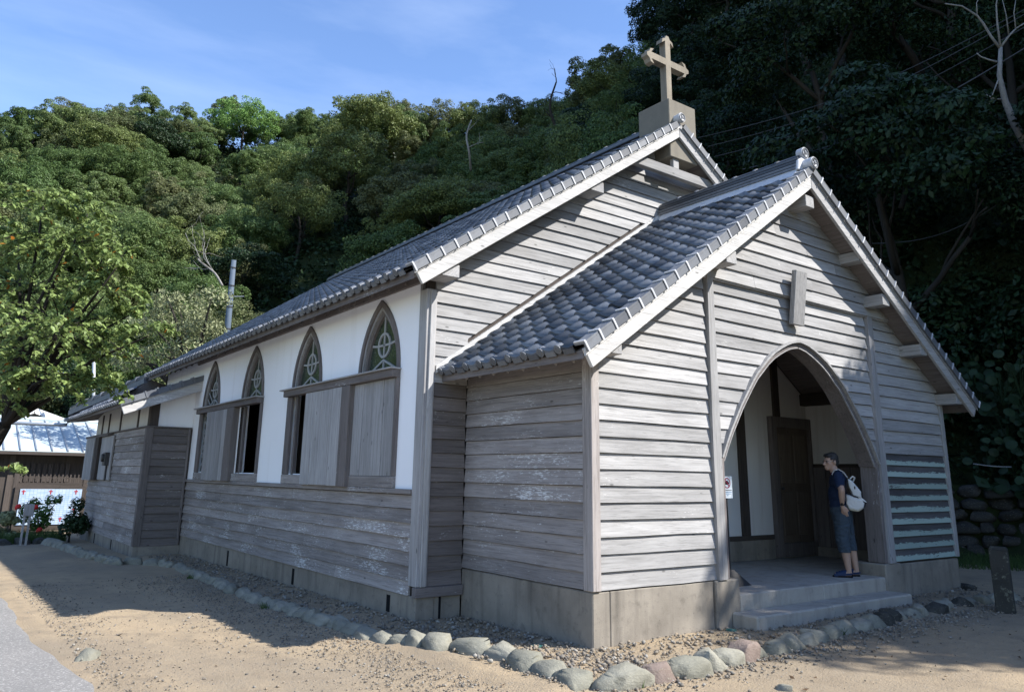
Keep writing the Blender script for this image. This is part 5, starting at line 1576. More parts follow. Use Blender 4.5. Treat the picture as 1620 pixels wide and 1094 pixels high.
# ------------------------------------------------------------------ right side: post, rubble wall, plants, wires
pp = on_ground(1592, 968)
GP = thing('stone_post', 'dark square stone post standing beside the path at the right edge', 'post', (pp.x, pp.y, pp.z), math.radians(18))
o = MB().box(-.105, .105, -.105, .105, -.1, .775).build('post_shaft', M['stone_dark'], GP, world=False); bevel(o, .008)
o = MB().prism([(-.105, -.105, .776), (.105, -.105, .776), (.105, .105, .776), (-.105, .105, .776)], [(-.085, -.085, .81), (.085, -.085, .81), (.085, .085, .81), (-.085, .085, .81)]).build('post_cap', M['stone_dark'], GP, world=False)
SWL = thing('rubble_wall', 'low dry rubble stone wall holding back the slope at the right', 'stone wall', (14.4, 1.9, tz(13.6, 1.9)))
a, b = Vector((15.6, -0.9, 0)), Vector((11.7, 7.2, 0)); d = (b - a).normalized(); nrm = Vector((-d.y, d.x, 0))
MB().beam((a + b) / 2 - d * 4.5 - nrm * .28 + Vector((0, 0, .5)), (a + b) / 2 + d * 4.5 - nrm * .28 + Vector((0, 0, .5)), .3, 2.3).build('wall_core', M['soil'], SWL)
for row in range(6):
    s = rs.uniform(0, .3)
    while s < 9:
        w_ = rs.uniform(.28, .62); p = a + d * (s + w_ / 2); z = .05 + row * .27 + rs.gauss(0, .025)
        o = link('stone', rs.choice(ROCKS), SWL); o.location = p + nrm * rs.uniform(-.08, .03) + Vector((0, 0, z + .14)) - SWL.location
        o.scale = (w_ * 1.12, rs.uniform(.3, .45), rs.uniform(.28, .36)); o.rotation_euler = (rs.gauss(0, .1), rs.gauss(0, .1), math.atan2(d.y, d.x))
        o.material_slots[0].link = 'OBJECT'; o.material_slots[0].material = M['stone_dark']
        s += w_
# big round-leaved plants on the bank above the wall
def round_leaf(mb, c, n_, r):
    n_ = Vector(n_).normalized(); a = n_.cross(Vector((.3, .2, 1))).normalized(); b = n_.cross(a)
    q = [c + (a * math.cos(t) * r + b * math.sin(t) * r * .9) - n_ * r * .12 for t in [6.283 * k / 9 for k in range(9)]]
    mb.add([c] + q, [(0, k + 1, (k + 1) % 9 + 1) for k in range(9)])
for k in range(26):
    u = rs.uniform(1500, 1640); v = rs.uniform(590, 775)
    if u < 1500 + (v - 590) * .02: continue
    t = (u - 1500) / 140
    p = a.lerp(b, 1 - .85 * t) - nrm * rs.uniform(-.1, .8); dep = (p - CAM_C).dot(CF); p = at(u, v, dep)
    q = thing('leafy_plant', 'clump of dark round-leaved plants on the bank above the rubble wall', 'plant', tuple(p), 0, 'round-leaved plants on the bank')
    mb = MB(); st = MB()
    for j in range(11):
        c = Vector((rs.gauss(0, .28), rs.gauss(0, .28), rs.gauss(0.05, .24)))
        round_leaf(mb, c, (-.75 + rs.gauss(0, .3), -.5 + rs.gauss(0, .3), .5 + rs.gauss(0, .25)), rs.uniform(.06, .13)); st.tube([(0, 0, -.45), c * .6, c], [.012, .01, .006], 4, False)
    mb.build('leaves', M['leaf_plant'], q, world=False); st.build('stem', M['leaf_dark'], q, world=False)
# grass strip by the wall, and by the flower bed
def grass_patch(name, pts, h0, h1, seed):
    rg = np.random.default_rng(seed); n = len(pts)
    h = rg.uniform(h0, h1, n)[:, None]; an = rg.uniform(0, 6.28, n); w_ = .008
    a = np.stack([np.cos(an), np.sin(an), np.zeros(n)], -1); l = rg.normal(0, .35, (n, 3)); l[:, 2] = 0
    V = np.stack([pts - a * w_, pts + a * w_, pts + np.array([0, 0, 1]) * h + l * h], 1).reshape(-1, 3)
    F = np.arange(3 * n).reshape(-1, 3)
    return tag(link(name, np_mesh(name, V, F, M['grass'])), kind='stuff')
n = 16000; s_ = rg.uniform(-1, 10, n); o_ = rg.uniform(0.1, 3.2, n)
P = np.stack([a.x + d.x * s_ - (-nrm.x) * -0 + nrm.x * o_, a.y + d.y * s_ + nrm.y * o_, np.zeros(n)], -1)
P[:, 2] = .0085 * P[:, 0] - .0122 * P[:, 1]
P = P[P[:, 0] > 8.6]
grass_patch('grass', P, .06, .16, 4)
n = 15000; P = np.stack([rg.uniform(-9, -2.2, n), 18.5 + rg.uniform(0, 1, n) ** 1.3 * 2.2, np.zeros(n)], -1); P[:, 2] = .0085 * P[:, 0] - .0122 * P[:, 1]
grass_patch('bed_grass', P, .10, .34, 5)
# overhead wires
WG = 'overhead wires across the wood'
for k, (u0, v0, u1, v1, dep, r, lab) in enumerate(((1105, 218, 1640, 5, 24, .012, 'topmost thin overhead wire crossing the dark wood'), (1120, 232, 1640, 12, 24, .012, 'second thin overhead wire crossing the dark wood'), (1130, 248, 1640, 32, 24, .012, 'third thin overhead wire crossing the dark wood'),
     (1175, 268, 1640, 65, 23, .022, 'thick sagging cable just above the porch ridge'), (1380, 385, 1640, 278, 22, .013, 'lowest thin wire right of the porch gable'), (-20, 555, 215, 620, 30, .014, 'bright wire running behind the cherry tree to the annex'), (1540, 733, 1600, 738, 17, .014, 'short pale wire in front of the leafy bank at the right'))):
    p, q = at(u0, v0, dep), at(u1, v1, dep - (4 if k < 5 else 0))
    pts = [p.lerp(q, t / 12) - Vector((0, 0, .5 * math.sin(math.pi * t / 12) * (1 if k < 5 else .04))) for t in range(13)]
    tag(MB().tube(pts, r, 5).build('overhead_wire', M['iron'] if k not in (5, 6) else M['steel']), lab, 'wire', WG)
# utility poles
M['pole_blue'] = plain('blue_grey_concrete_pole', (0.085, 0.115, 0.155), 0.7, 0.3)
q = at(358, 540, 32); q2 = at(370, 411, 32)
UP = thing('utility_pole', 'blue-grey round utility pole behind the nave roof', 'utility pole', (q.x, q.y, gz(q.x, q.y)))
MB().tube([(q.x, q.y, gz(q.x, q.y) - .2), tuple(q), tuple(q2)], [.16, .135, .10], 14).build('pole', M['pole_blue'], UP, True)
for t in (.15, .42, .68, .9):
    c = q.lerp(q2, t); MB().tube([c - Vector((0, 0, .02)), c + Vector((0, 0, .03))], [.145 - .03 * t] * 2, 14).build('pole_band', M['iron'], UP)
MB().tube([q.lerp(q2, .55) + Vector((0, 0, 0)), q.lerp(q2, .55) + Vector((.5, -.2, .05))], .02, 6).build('step_bolt', M['steel'], UP)
q = at(148, 640, 30); q2 = at(148.5, 572, 30)
tag(MB().tube([(q.x, q.y, gz(q.x, q.y) - .2), tuple(q), tuple(q2)], [.07, .065, .06], 10).build('slim_pole', M['steel'], None, True), 'slim grey metal pole behind the annex roof at the left', 'pole')

# ------------------------------------------------------------------ left: outbuilding, mosaic board, flower bed
M['metal_roof'] = plain('pale_blue_metal_roof', (0.44, 0.51, 0.53), 0.5, 0.5, 0.1, 0.05)
OB = thing('outbuilding', 'low dark outbuilding with a pale blue standing-seam metal roof', 'building', (-4, 24, gz(-4, 24)))
yw = 24.5; x0, x1 = -10.5, 1.5
MB().box(x0, x1, yw, yw + 5, -.8, 2.2).build('wall', M['dark_z'], OB)
def rz_(y): return 2.19 + (y - 23.95) * .325
MB().prism([(x0 - .3, 23.95, rz_(23.95)), (x1, 23.95, rz_(23.95)), (x1, 27.6, rz_(27.6)), (x0 - .3, 27.6, rz_(27.6))], [(x0 - .3, 23.95, rz_(23.95) + .05), (x1, 23.95, rz_(23.95) + .05), (x1, 27.6, rz_(27.6) + .05), (x0 - .3, 27.6, rz_(27.6) + .05)]).build('roof', M['metal_roof'], OB)
rfo = [c for c in OB.children if c.name.startswith('roof')][0]
for k in range(26):
    xk = x0 + k * .46
    MB().beam((xk, 23.94, rz_(23.95) + .075), (xk, 27.6, rz_(27.6) + .075), .035, .05).build('roof_seam', M['steel'], rfo)
MB().box(x0 - .3, x1, 23.90, 23.949, 2.12, 2.22).build('fascia', M['dark_x'], OB)
MB().tube([(x0 - .3, 27.6, rz_(27.6) + .09), (x1, 27.6, rz_(27.6) + .09)], .09, 8).build('ridge_roll', M['metal_roof'], OB)
for k in range(9): MB().box(-3.05 + k * .17, -2.93 + k * .17, yw - .04, yw - .001, 1.25, 1.85).build('louvre_slat', M['dark_z'], OB)  # slats and posts coloured dark to match the shaded picket area
for xk in (-3.9, -3.35): MB().box(xk, xk + .16, yw - .06, yw - .001, -.6, 2.1).build('wall_post', M['dark_z'], OB)
GB = thing('gabled_shed', 'pale gable end with white verge boards rising behind the metal roof', 'building', (-2.4, 29.5, gz(-2.4, 29.5)))
MB().prism([(-5.2, 29.6, -.8), (.4, 29.6, -.8), (.4, 29.6, 2.9), (-2.45, 29.6, 3.85), (-5.2, 29.6, 2.9)], [(-5.2, 34, -.8), (.4, 34, -.8), (.4, 34, 2.9), (-2.45, 34, 3.85), (-5.2, 34, 2.9)]).build('wall', M['plaster_cream'], GB)
MB().prism([(-2.45, 29.2, 3.86), (.8, 29.2, 2.76), (.8, 29.2, 2.88), (-2.45, 29.2, 4.0), (-5.6, 29.2, 2.88), (-5.6, 29.2, 2.76)], [(-2.45, 34.2, 3.86), (.8, 34.2, 2.76), (.8, 34.2, 2.88), (-2.45, 34.2, 4.0), (-5.6, 34.2, 2.88), (-5.6, 34.2, 2.76)]).build('roof', M['tile'], GB)
MB().beam((-2.45, 29.17, 3.88), (.8, 29.17, 2.80), .05, .2).build('verge_board', M['plaster'], GB); MB().beam((-2.45, 29.17, 3.88), (-5.6, 29.17, 2.80), .05, .2).build('verge_board', M['plaster'], GB)
# stand with cross-shaped pickets, coloured dark for shade, and the mosaic board in it
yp = 23.0; s_ = (yp - CAM_C.y) / (24 - CAM_C.y)
def px24(x, z): return CAM_C.x + (x - CAM_C.x) * s_, CAM_C.z + (z - CAM_C.z) * s_
PS = thing('picket_stand', 'dark wooden stand with a row of cross-shaped pickets along its top', 'stand', (px24(-2.1, 0)[0], yp, gz(-2.1, yp)))
for xk in (-3.19, -1.17):
    x, z = px24(xk, 1.3); MB().box(x, x + .14, yp - .06, yp + .08, -.6, 1.52 if xk < -2 else 1.5).build('post', M['dark_z'], PS)
xa, za = px24(-3.05, 1.19); xb, zb = px24(-1.17, 1.19)
MB().box(xa, xb, yp - .04, yp + .05, za - .04, za + .04).build('rail', M['dark_x'], PS)
for k in range(16):
    x = xa + .06 + (xb - xa - .1) * k / 15
    pk = MB().box(x - .018, x + .018, yp - .02, yp + .02, za + .041, za + .30).build('picket', M['dark_z'], PS)
    MB().box(x - .05, x + .05, yp - .022, yp + .022, za + .17, za + .205).build('picket_arm', M['dark_x'], pk)
def mosaic_mat():
    g = NG('pale_blue_mosaic'); co = g.coord()
    bt = g.n('TexBrick'); g.put(bt.inputs['Vector'], g.mapping(co, (1, 1, 1), rot=(math.radians(90), 0, 0))); bt.inputs['Scale'].default_value = 8.0
    bt.inputs['Color1'].default_value = (.27, .38, .54, 1); bt.inputs['Color2'].default_value = (.42, .50, .60, 1); bt.inputs['Mortar'].default_value = (.16, .27, .46, 1)
    bt.inputs['Mortar Size'].default_value = .045; bt.inputs['Brick Width'].default_value = .8; bt.inputs['Row Height'].default_value = .5; bt.offset = 0
    a = g.noise(co, 2, 5); c = g.mix(g.rng(a, .4, .7, 0, .5), bt.outputs['Color'], (.46, .52, .58))
    return g.fin(c, .5, .4)
M['mosaic'] = mosaic_mat(); M['redmark'] = plain('dark_red_print', (.30, .02, .03), .6, .3)
(xa, za), (xb, zb) = px24(-2.975, 1.03), px24(-1.19, -.09)
xbl = px24(-2.943, 0)[0]
MO = thing('mosaic_board', 'pale blue mosaic picture board with five small red crosses behind the rose bush', 'board', ((xa + xb) / 2, yp - .12, zb))
MB().box(xa, xb, yp - .17, yp - .14, zb, za).build('picture_panel', M['mosaic'], MO)
MB().box(xa - .14, xb + .09, yp - .138, yp - .10, zb - .1, za + .09).build('backing_board', M['dark_x'], MO)
for u, v in ((37.5, 777), (80.5, 777), (120.5, 777), (117, 805), (95, 820)):
    c = on(u, v, 'y', yp - .175)
    MB().box(c.x - .017, c.x + .017, c.y, c.y + .004, c.z - .085, c.z + .05).box(c.x - .055, c.x + .055, c.y - .0005, c.y + .004, c.z - .01, c.z + .02).build('red_cross_mark', M['redmark'], MO)
# notice on two legs
p = on_ground(33, 862); h = on(40, 800, 'y', p.y)
NS = thing('small_notice', 'small weathered notice box on two thin legs by the flower bed', 'sign', (p.x, p.y, p.z))
for dx in (-.02, .10): MB().box(dx - .025, dx + .025, -.02, .02, -.1, 1.0).build('leg', M['plank_z'], NS, world=False)
o = MB().box(-.06, .17, -.05, .03, .72, 1.02).build('notice_box', M['plank_z'], NS, world=False); bevel(o, .008)
# rose bush, shrubs
def bush_leaves(name, blobs, n, size, mat, parent, seed):
    rg = np.random.default_rng(seed); P = []; N = []
    for (c, r) in blobs:
        m_ = int(n * r * r / sum(q[1] ** 2 for q in blobs)); dd = unit(rg.normal(size=(m_, 3)))
        P.append(np.array(c) + dd * r * rg.uniform(.3, 1, (m_, 1)) ** .6); N.append(unit(dd + np.array([0, 0, .6]) + rg.normal(size=(m_, 3)) * .4))
    V, F = leaf_cards(np.concatenate(P), np.concatenate(N), size * rg.uniform(.6, 1.3, sum(len(q) for q in P)), .6, rg)
    return link(name, np_mesh(name, V - np.array(origin_of(parent)), F, mat), parent)
dr = 21.8
rbp = at(62, 842, dr)
RB = thing('rose_bush', 'loose rose bush with two red flowers in front of the mosaic board', 'rose bush', (rbp.x, rbp.y, gz(rbp.x, rbp.y)))
bl = [(at(u, v, dr), r / FPX * dr) for u, v, r in ((42, 806, 13), (55, 796, 11), (70, 808, 14), (80, 790, 9), (92, 790, 8), (60, 825, 16), (75, 822, 9), (38, 820, 8))]
bush_leaves('foliage', [(tuple(c), r) for c, r in bl], 1500, .085, M['leaf_rose'], RB, 61)
mb = MB()
for c, r in bl: mb.tube([rbp, rbp.lerp(c, .6) + Vector((0, 0, .1)), c], [.018, .013, .008], 5, False)
mb.build('stem', M['bark'], RB)
for u, v in ((55.5, 802), (28.5, 801), (62, 838)):
    c = at(u, v, dr - .25); mb = MB()
    for k in range(7):
        t = k * .9; q = c + Vector((math.cos(t), .3 * math.sin(t), math.sin(t * 1.3))) * .035; mb.ellipsoid(q, (.05, .04, .05), 7, 4)
    mb.build('flower', M['petal'], RB, True)
for u, v, r, lab, mt in ((113, 825, 22, 'round dark green shrub against the annex end wall', 'leaf_dark'), (18, 822, 14, 'low pale shrub at the foot of the picket stand', 'leaf_pale'), (5, 845, 16, 'pale weedy clump at the far left of the bed', 'leaf_pale')):
    c = at(u, v, dr - 1.0); r_ = r / FPX * dr
    q = thing('bed_shrub', lab, 'shrub', (c.x, c.y, gz(c.x, c.y)))
    bush_leaves('foliage', [(tuple(c + Vector((rs.gauss(0, .5), rs.gauss(0, .4), rs.gauss(0, .4))) * r_), r_ * rs.uniform(.4, .7)) for _ in range(7)], 1400, .10, M[mt], q, 70 + u)
    MB().tube([(c.x, c.y, gz(c.x, c.y)), tuple(c)], [.03, .015], 5).build('stem', M['bark'], q)

# ------------------------------------------------------------------ prohibition sign inside the doorway
sp = Vector((2.72, 0.5, 0.385))
SG = thing('prohibition_sign', 'small white no-photography sign on a thin stand just inside the doorway', 'sign', tuple(sp))
M['sign_white'] = plain('sign_white', (.62, .68, .72), .5, .4, 0, .03); M['sign_red'] = plain('sign_red', (.28, .02, .06), .5, .4); M['ink'] = plain('sign_ink', (.015, .015, .018), .6, .3); M['ink_blue'] = plain('sign_blue_ink', (.10, .20, .34), .6, .3)
MB().box(-.005, .20, -.02, -.012, 1.06, 1.335).build('sign_panel', M['sign_white'], SG, world=False)
MB().tube([(.10, 0, .02), (.10, 0, 1.34)], .012, 8).build('pole', M['iron'], SG, world=False)
MB().prism([(-.12, -.12, .0), (.36, -.12, .0), (.36, .12, .0), (-.12, .12, .0)], [(.06, -.02, .19), (.14, -.02, .19), (.14, .02, .19), (.06, .02, .19)]).build('base', M['iron'], SG, world=False)
c = Vector((.0975, -.0215, 1.25)); mb = MB(); n = 28
for k in range(n):
    t0, t1 = 6.2832 * k / n, 6.2832 * (k + 1) / n
    q = [(c.x + r * math.cos(t), yv, c.z + r * math.sin(t)) for yv in (-.0205, -.0225) for r in (.066, .054) for t in (t0, t1)]
    mb.add(q, [(0, 1, 3, 2), (4, 6, 7, 5), (0, 4, 5, 1), (2, 3, 7, 6)])
mb.obox(c + Vector((0, -.0012, 0)), Vector((.055, 0, -.0) ) * .72 + Vector((0, 0, -.04)), Vector((0, .0008, 0)), Vector((.0045, 0, .006)))
mb.build('prohibition_ring', M['sign_red'], SG, world=False)
MB().box(c.x - .038, c.x + .03, -.0215, -.0203, c.z - .02, c.z + .018).box(c.x - .012, c.x + .016, -.0216, -.0203, c.z + .018, c.z + .03).box(c.x + .03, c.x + .042, -.0214, -.0203, c.z - .012, c.z + .010).build('camera_symbol', M['ink'], SG, world=False)
for zr, w0, w1, mt in ((1.155, .012, .185, 'ink'), (1.130, .02, .18, 'ink_blue'), (1.110, .04, .16, 'ink_blue'), (1.090, .08, .12, 'ink_blue')):
    mb = MB(); xk = w0
    while xk < w1:
        l = rs.uniform(.008, .016); mb.box(xk, min(xk + l, w1), -.0208, -.0202, zr, zr + .010); xk += l + .004
    mb.build('print_line', M[mt], SG, world=False)

# weeds in the joints of the kerb
tw = []
for u, v in ((862 + 100, 1085), (905, 1075), (700, 1030), (560, 996), (1090, 1066), (1330, 1005), (1480, 968), (420, 962), (300, 915), (1010, 1083)):
    p = on_ground(u, v)
    tw += [(p.x + rs.gauss(0, .035), p.y + rs.gauss(0, .035), p.z) for _ in range(26)]
grass_patch('weeds', np.array(tw), .03, .10, 8)

# ------------------------------------------------------------------ the visitor in the doorway
M['skin'] = plain('skin', (0.40, 0.255, 0.185), 0.55, 0.35, 0, .06)
M['hair'] = plain('dark_greying_hair', (0.03, 0.028, 0.028), 0.6, 0.35, 0, .5, )
M['shirt'] = plain('navy_tshirt', (0.016, 0.026, 0.055), 0.9, 0.15, 0, .15, 14)
M['shorts'] = plain('slate_shorts', (0.045, 0.062, 0.080), 0.9, 0.15, 0, .15, 14)
M['collar'] = plain('maroon_collar', (0.10, 0.02, 0.035), 0.9, 0.15)
M['sandal'] = plain('blue_sandal', (0.010, 0.024, 0.070), 0.6, 0.3)
M['sole'] = plain('black_sole', (0.012, 0.012, 0.014), 0.8, 0.2)
M['bag'] = plain('off_white_canvas', (0.56, 0.55, 0.52), 0.85, 0.2, 0, .08, 20)
M['bag_dark'] = plain('dark_webbing', (0.015, 0.015, 0.02), 0.8, 0.2)
M['bag_base'] = plain('tan_bag_base', (0.42, 0.39, 0.30), 0.7, 0.25)
M['lens'] = plain('spectacle_rim', (0.25, 0.25, 0.27), 0.3, 0.6, .6)
M['eye'] = plain('eye', (0.03, 0.025, 0.025), 0.2, 0.5)
FT = on(1339, 911, 'z', 0.388)
RH = Vector((CR.x, CR.y, 0)).normalized(); FH = Vector((-RH.y, RH.x, 0))
PB = Matrix((RH, FH, Vector((0, 0, 1)))).transposed()
PE = thing('person', 'man in navy T-shirt and slate three-quarter shorts standing in the arched doorway, looking left', 'person', tuple(FT), math.atan2(RH.y, RH.x) - math.radians(20))
# local axes of the person: x = picture right (his back), y = away from the viewer, z = up
def blob(name, shapes, vox, mat, parent, sm=6, iters=.5, fold=0.0):
    mb = MB()
    for s in shapes:
        if s[0] == 'c':
            pts = [Vector(p) for p in s[1]]; mb.tube(pts, s[2], 14)
            for p, r in zip(pts, s[2]): mb.ellipsoid(p, (r, r, r), 14, 8)
        elif s[0] == 'e': mb.ellipsoid(s[1], s[2], 18, 12, s[3] if len(s) > 3 else None)
        elif s[0] == 'p': mb.prism(s[1], s[2])
    me = mb.mesh(name, mat)
    bm = bmesh.new(); bm.from_mesh(me); bmesh.ops.remove_doubles(bm, verts=bm.verts, dist=1e-5); bmesh.ops.recalc_face_normals(bm, faces=bm.faces); bm.to_mesh(me); bm.free()
    o = bpy.data.objects.new(name, me); COL.objects.link(o)
    r = o.modifiers.new('r', 'REMESH'); r.mode = 'VOXEL'; r.voxel_size = vox; r.use_smooth_shade = True
    if sm:
        q = o.modifiers.new('s', 'SMOOTH'); q.factor = iters; q.iterations = sm
    dg = bpy.context.evaluated_depsgraph_get(); dg.update()
    ev = bpy.data.meshes.new_from_object(o.evaluated_get(dg))
    o.modifiers.clear(); o.data = ev; ev.name = name
    if not ev.materials: ev.materials.append(mat)
    if fold:
        for v in ev.vertices:
            q = v.co
            f_ = noise.noise(Vector((q.x * 9, q.y * 9, q.z * 17 + 6 * noise.noise(q * 5)))) + .5 * noise.noise(q * 34)
            v.co = q + v.normal * f_ * fold
    ev.polygons.foreach_set('use_smooth', [True] * len(ev.polygons))
    if parent: o.parent = parent
    return o
HC = Vector((-.205, 0, 1.565)); HR = Matrix.Rotation(math.radians(34), 3, 'Z') @ Matrix.Rotation(math.radians(-4), 3, 'Y')
def hp(x, y, z): return HC + HR @ Vector((x, y, z))   # head frame: -x is the face, -y his left
head = [('e', hp(.012, 0, .030), (.098, .076, .098), HR), ('e', hp(-.030, 0, -.030), (.066, .062, .085), HR), ('e', hp(-.052, 0, -.082), (.042, .042, .035), HR),
        ('e', hp(-.078, 0, .028), (.020, .055, .014), HR), ('c', [hp(-.094, 0, .012), hp(-.118, 0, -.026)], [.009, .014]), ('e', hp(-.104, 0, -.030), (.012, .019, .010), HR),
        ('e', hp(-.094, 0, -.056), (.012, .026, .007), HR), ('e', hp(-.092, 0, -.067), (.011, .022, .007), HR), ('e', hp(-.055, -.045, -.020), (.030, .018, .025), HR), ('e', hp(-.055, .045, -.020), (.030, .018, .025), HR),
        ('e', hp(.012, -.080, -.005), (.020, .010, .034), HR), ('e', hp(.012, .080, -.005), (.020, .010, .034), HR),
        ('c', [(-.115, 0, 1.36), (-.15, 0, 1.43), hp(.02, 0, -.05)], [.068, .058, .056])]
def fingers(wr, d, n_, side, ln=1.0, curl=.25):
    """palm, four fingers, thumb; d = pointing direction, n_ = palm normal, side = towards the thumb"""
    d = Vector(d).normalized(); n_ = Vector(n_); n_ = (n_ - d * n_.dot(d)).normalized(); s = d.cross(n_) * side
    wr = Vector(wr); out = []
    for k, (off, l) in enumerate(((.030, .072), (.010, .080), (-.010, .074), (-.029, .058))):
        b = wr + d * .085 + s * off
        m1 = b + (d + n_ * curl * .4).normalized() * l * .45 + s * off * .12; m2 = m1 + (d + n_ * curl).normalized() * l * .32; e = m2 + (d + n_ * curl * 1.7).normalized() * l * .26
        out.append(('c', [wr + d * .03 + s * off * .7, b, m1, m2, e], [.014, .0115, .0098, .0088, .0075]))
    out.append(('e', wr + d * .05, (.042, .042, .042)) if False else ('c', [wr, wr + d * .045, wr + d * .08], [.026, .027, .024]))
    out.append(('c', [wr + d * .02 + s * .022, wr + d * .05 + s * .045 + n_ * .008, wr + d * .085 + s * .054 + n_ * .014], [.014, .012, .009]))
    return out
hand_dir = (.055, .05, -.18)
body = head + [
    ('e', (-.105, 0, 1.30), (.105, .165, .13)), ('e', (-.115, 0, 1.12), (.105, .145, .16)), ('e', (-.075, 0, .92), (.125, .155, .13)), ('c', [(-.12, -.15, 1.365), (-.11, 0, 1.38), (-.10, .15, 1.365)], [.06, .068, .06]),
    ('c', [(-.115, -.175, 1.355), (-.075, -.335, 1.17)], [.058, .043]), ('c', [(-.075, -.335, 1.17), (-.072, -.30, 1.09), (-.062, -.235, .965)], [.043, .042, .027]),
    ('c', [(-.10, .175, 1.355), (-.085, .235, 1.10), (-.11, .22, .87)], [.056, .043, .027]),
    ('c', [(-.06, -.085, .86), (-.045, -.095, .46), (-.008, -.10, .30), (.028, -.10, .07)], [.095, .062, .058, .036]),
    ('c', [(-.03, .085, .86), (.04, .09, .46), (.088, .095, .31), (.135, .10, .07)], [.095, .062, .058, .036]),
    ('c', [(.035, -.10, .048), (-.03, -.105, .042), (-.135, -.115, .032)], [.036, .036, .026]), ('c', [(.14, .10, .048), (.075, .095, .042), (-.03, .085, .032)], [.036, .036, .026])]
body += fingers((-.060, -.232, .955), hand_dir, (.35, 1, .1), 1) + fingers((-.11, .22, .865), (-.02, -.02, -1), (-.2, -1, 0), 1)
blob('body', body, .0062, M['skin'], PE, 3)
blob('hair', [('e', hp(.022, 0, .045), (.102, .084, .100), HR), ('e', hp(.060, 0, .0), (.062, .078, .080), HR), ('e', hp(-.030, -.012, .100), (.062, .064, .034), HR), ('e', hp(-.062, .012, .098), (.034, .050, .026), HR),
              ('e', hp(-.005, -.070, .035), (.034, .016, .034), HR), ('e', hp(-.005, .070, .035), (.034, .016, .034), HR)] + [('e', hp(rs.uniform(-.07, .11), rs.uniform(-.06, .06), .108 + rs.uniform(-.035, .008)), (.024, .018, .014), HR) for _ in range(14)], .006, M['hair'], PE, 2)
# cut hair away from the face by keeping it behind the hairline
hair = [c for c in PE.children if c.name.startswith('hair')][0]
bm = bmesh.new(); bm.from_mesh(hair.data); HRi = HR.inverted()
kill = []
for v in bm.verts:
    q = HRi @ (v.co - HC)
    if (q.x < -.050 and q.z < .058 + .3 * max(0, -q.x - .085)) or (q.z < -.012 and q.x < .035) or (q.z < .03 and q.x < -.02): kill.append(v)
bmesh.ops.delete(bm, geom=kill, context='VERTS'); bm.to_mesh(hair.data); bm.free()
for sy in (-1, 1):
    MB().ellipsoid(hp(-.083, sy * .031, .012), (.012, .013, .010), 10, 6).build('eye', M['eye'], PE, True, False)
gl_ = MB()
for sy in (-1, 1):
    pts = [hp(-.104 + .012 * abs(math.cos(t)) , sy * .033 + .024 * math.cos(t), .010 + .018 * math.sin(t)) for t in [6.2832 * k / 14 for k in range(15)]]
    gl_.tube(pts, .0022, 5, False); gl_.tube([hp(-.092, sy * .057, .014), hp(-.03, sy * .080, .014), hp(.018, sy * .086, .010)], .0022, 5)
gl_.tube([hp(-.106, -.009, .014), hp(-.110, 0, .017), hp(-.106, .009, .014)], .002, 5)
gl_.build('glasses', M['lens'], PE, False, False)
# shirt: torso and two sleeves, hem over the shorts
blob('shirt', [('e', (-.105, 0, 1.295), (.120, .180, .14)), ('e', (-.118, 0, 1.12), (.122, .165, .18)), ('e', (-.095, 0, .97), (.128, .162, .11)), ('c', [(-.12, -.155, 1.365), (-.112, 0, 1.385), (-.10, .155, 1.365)], [.068, .074, .068]),
               ('c', [(-.115, -.17, 1.355), (-.095, -.275, 1.235)], [.076, .066]), ('c', [(-.10, .17, 1.355), (-.09, .215, 1.20)], [.074, .064]), ('c', [(-.118, 0, 1.37), (-.135, 0, 1.415)], [.075, .068])], .0085, M['shirt'], PE, 5, fold=.010)
pts = [Vector((-.138 + .072 * math.cos(t), .070 * math.sin(t), 1.418 + .018 * math.cos(t))) for t in [6.2832 * k / 20 for k in range(21)]]
MB().tube(pts, .011, 6, False).build('collar', M['collar'], PE, True, False)
blob('shorts', [('e', (-.078, 0, .90), (.142, .172, .12)), ('c', [(-.060, -.085, .84), (-.055, -.095, .50), (-.018, -.10, .325)], [.118, .096, .078]), ('c', [(-.028, .085, .84), (.030, .09, .50), (.076, .095, .345)], [.115, .094, .076]), ('e', (-.065, 0, .80), (.128, .14, .10))], .0085, M['shorts'], PE, 4, fold=.012)
sh = [c for c in PE.children if c.name.startswith('shorts')][0]
bm = bmesh.new(); bm.from_mesh(sh.data)
for z0, f in ((.335, lambda q: q.y < 0), (.350, lambda q: q.y >= 0)):
    bmesh.ops.delete(bm, geom=[v for v in bm.verts if v.co.z < z0 - 0.01 and f(v.co)], context='VERTS')
bm.to_mesh(sh.data); bm.free()
so = sh.modifiers.new('t', 'SOLIDIFY'); so.thickness = .006; so.offset = -1
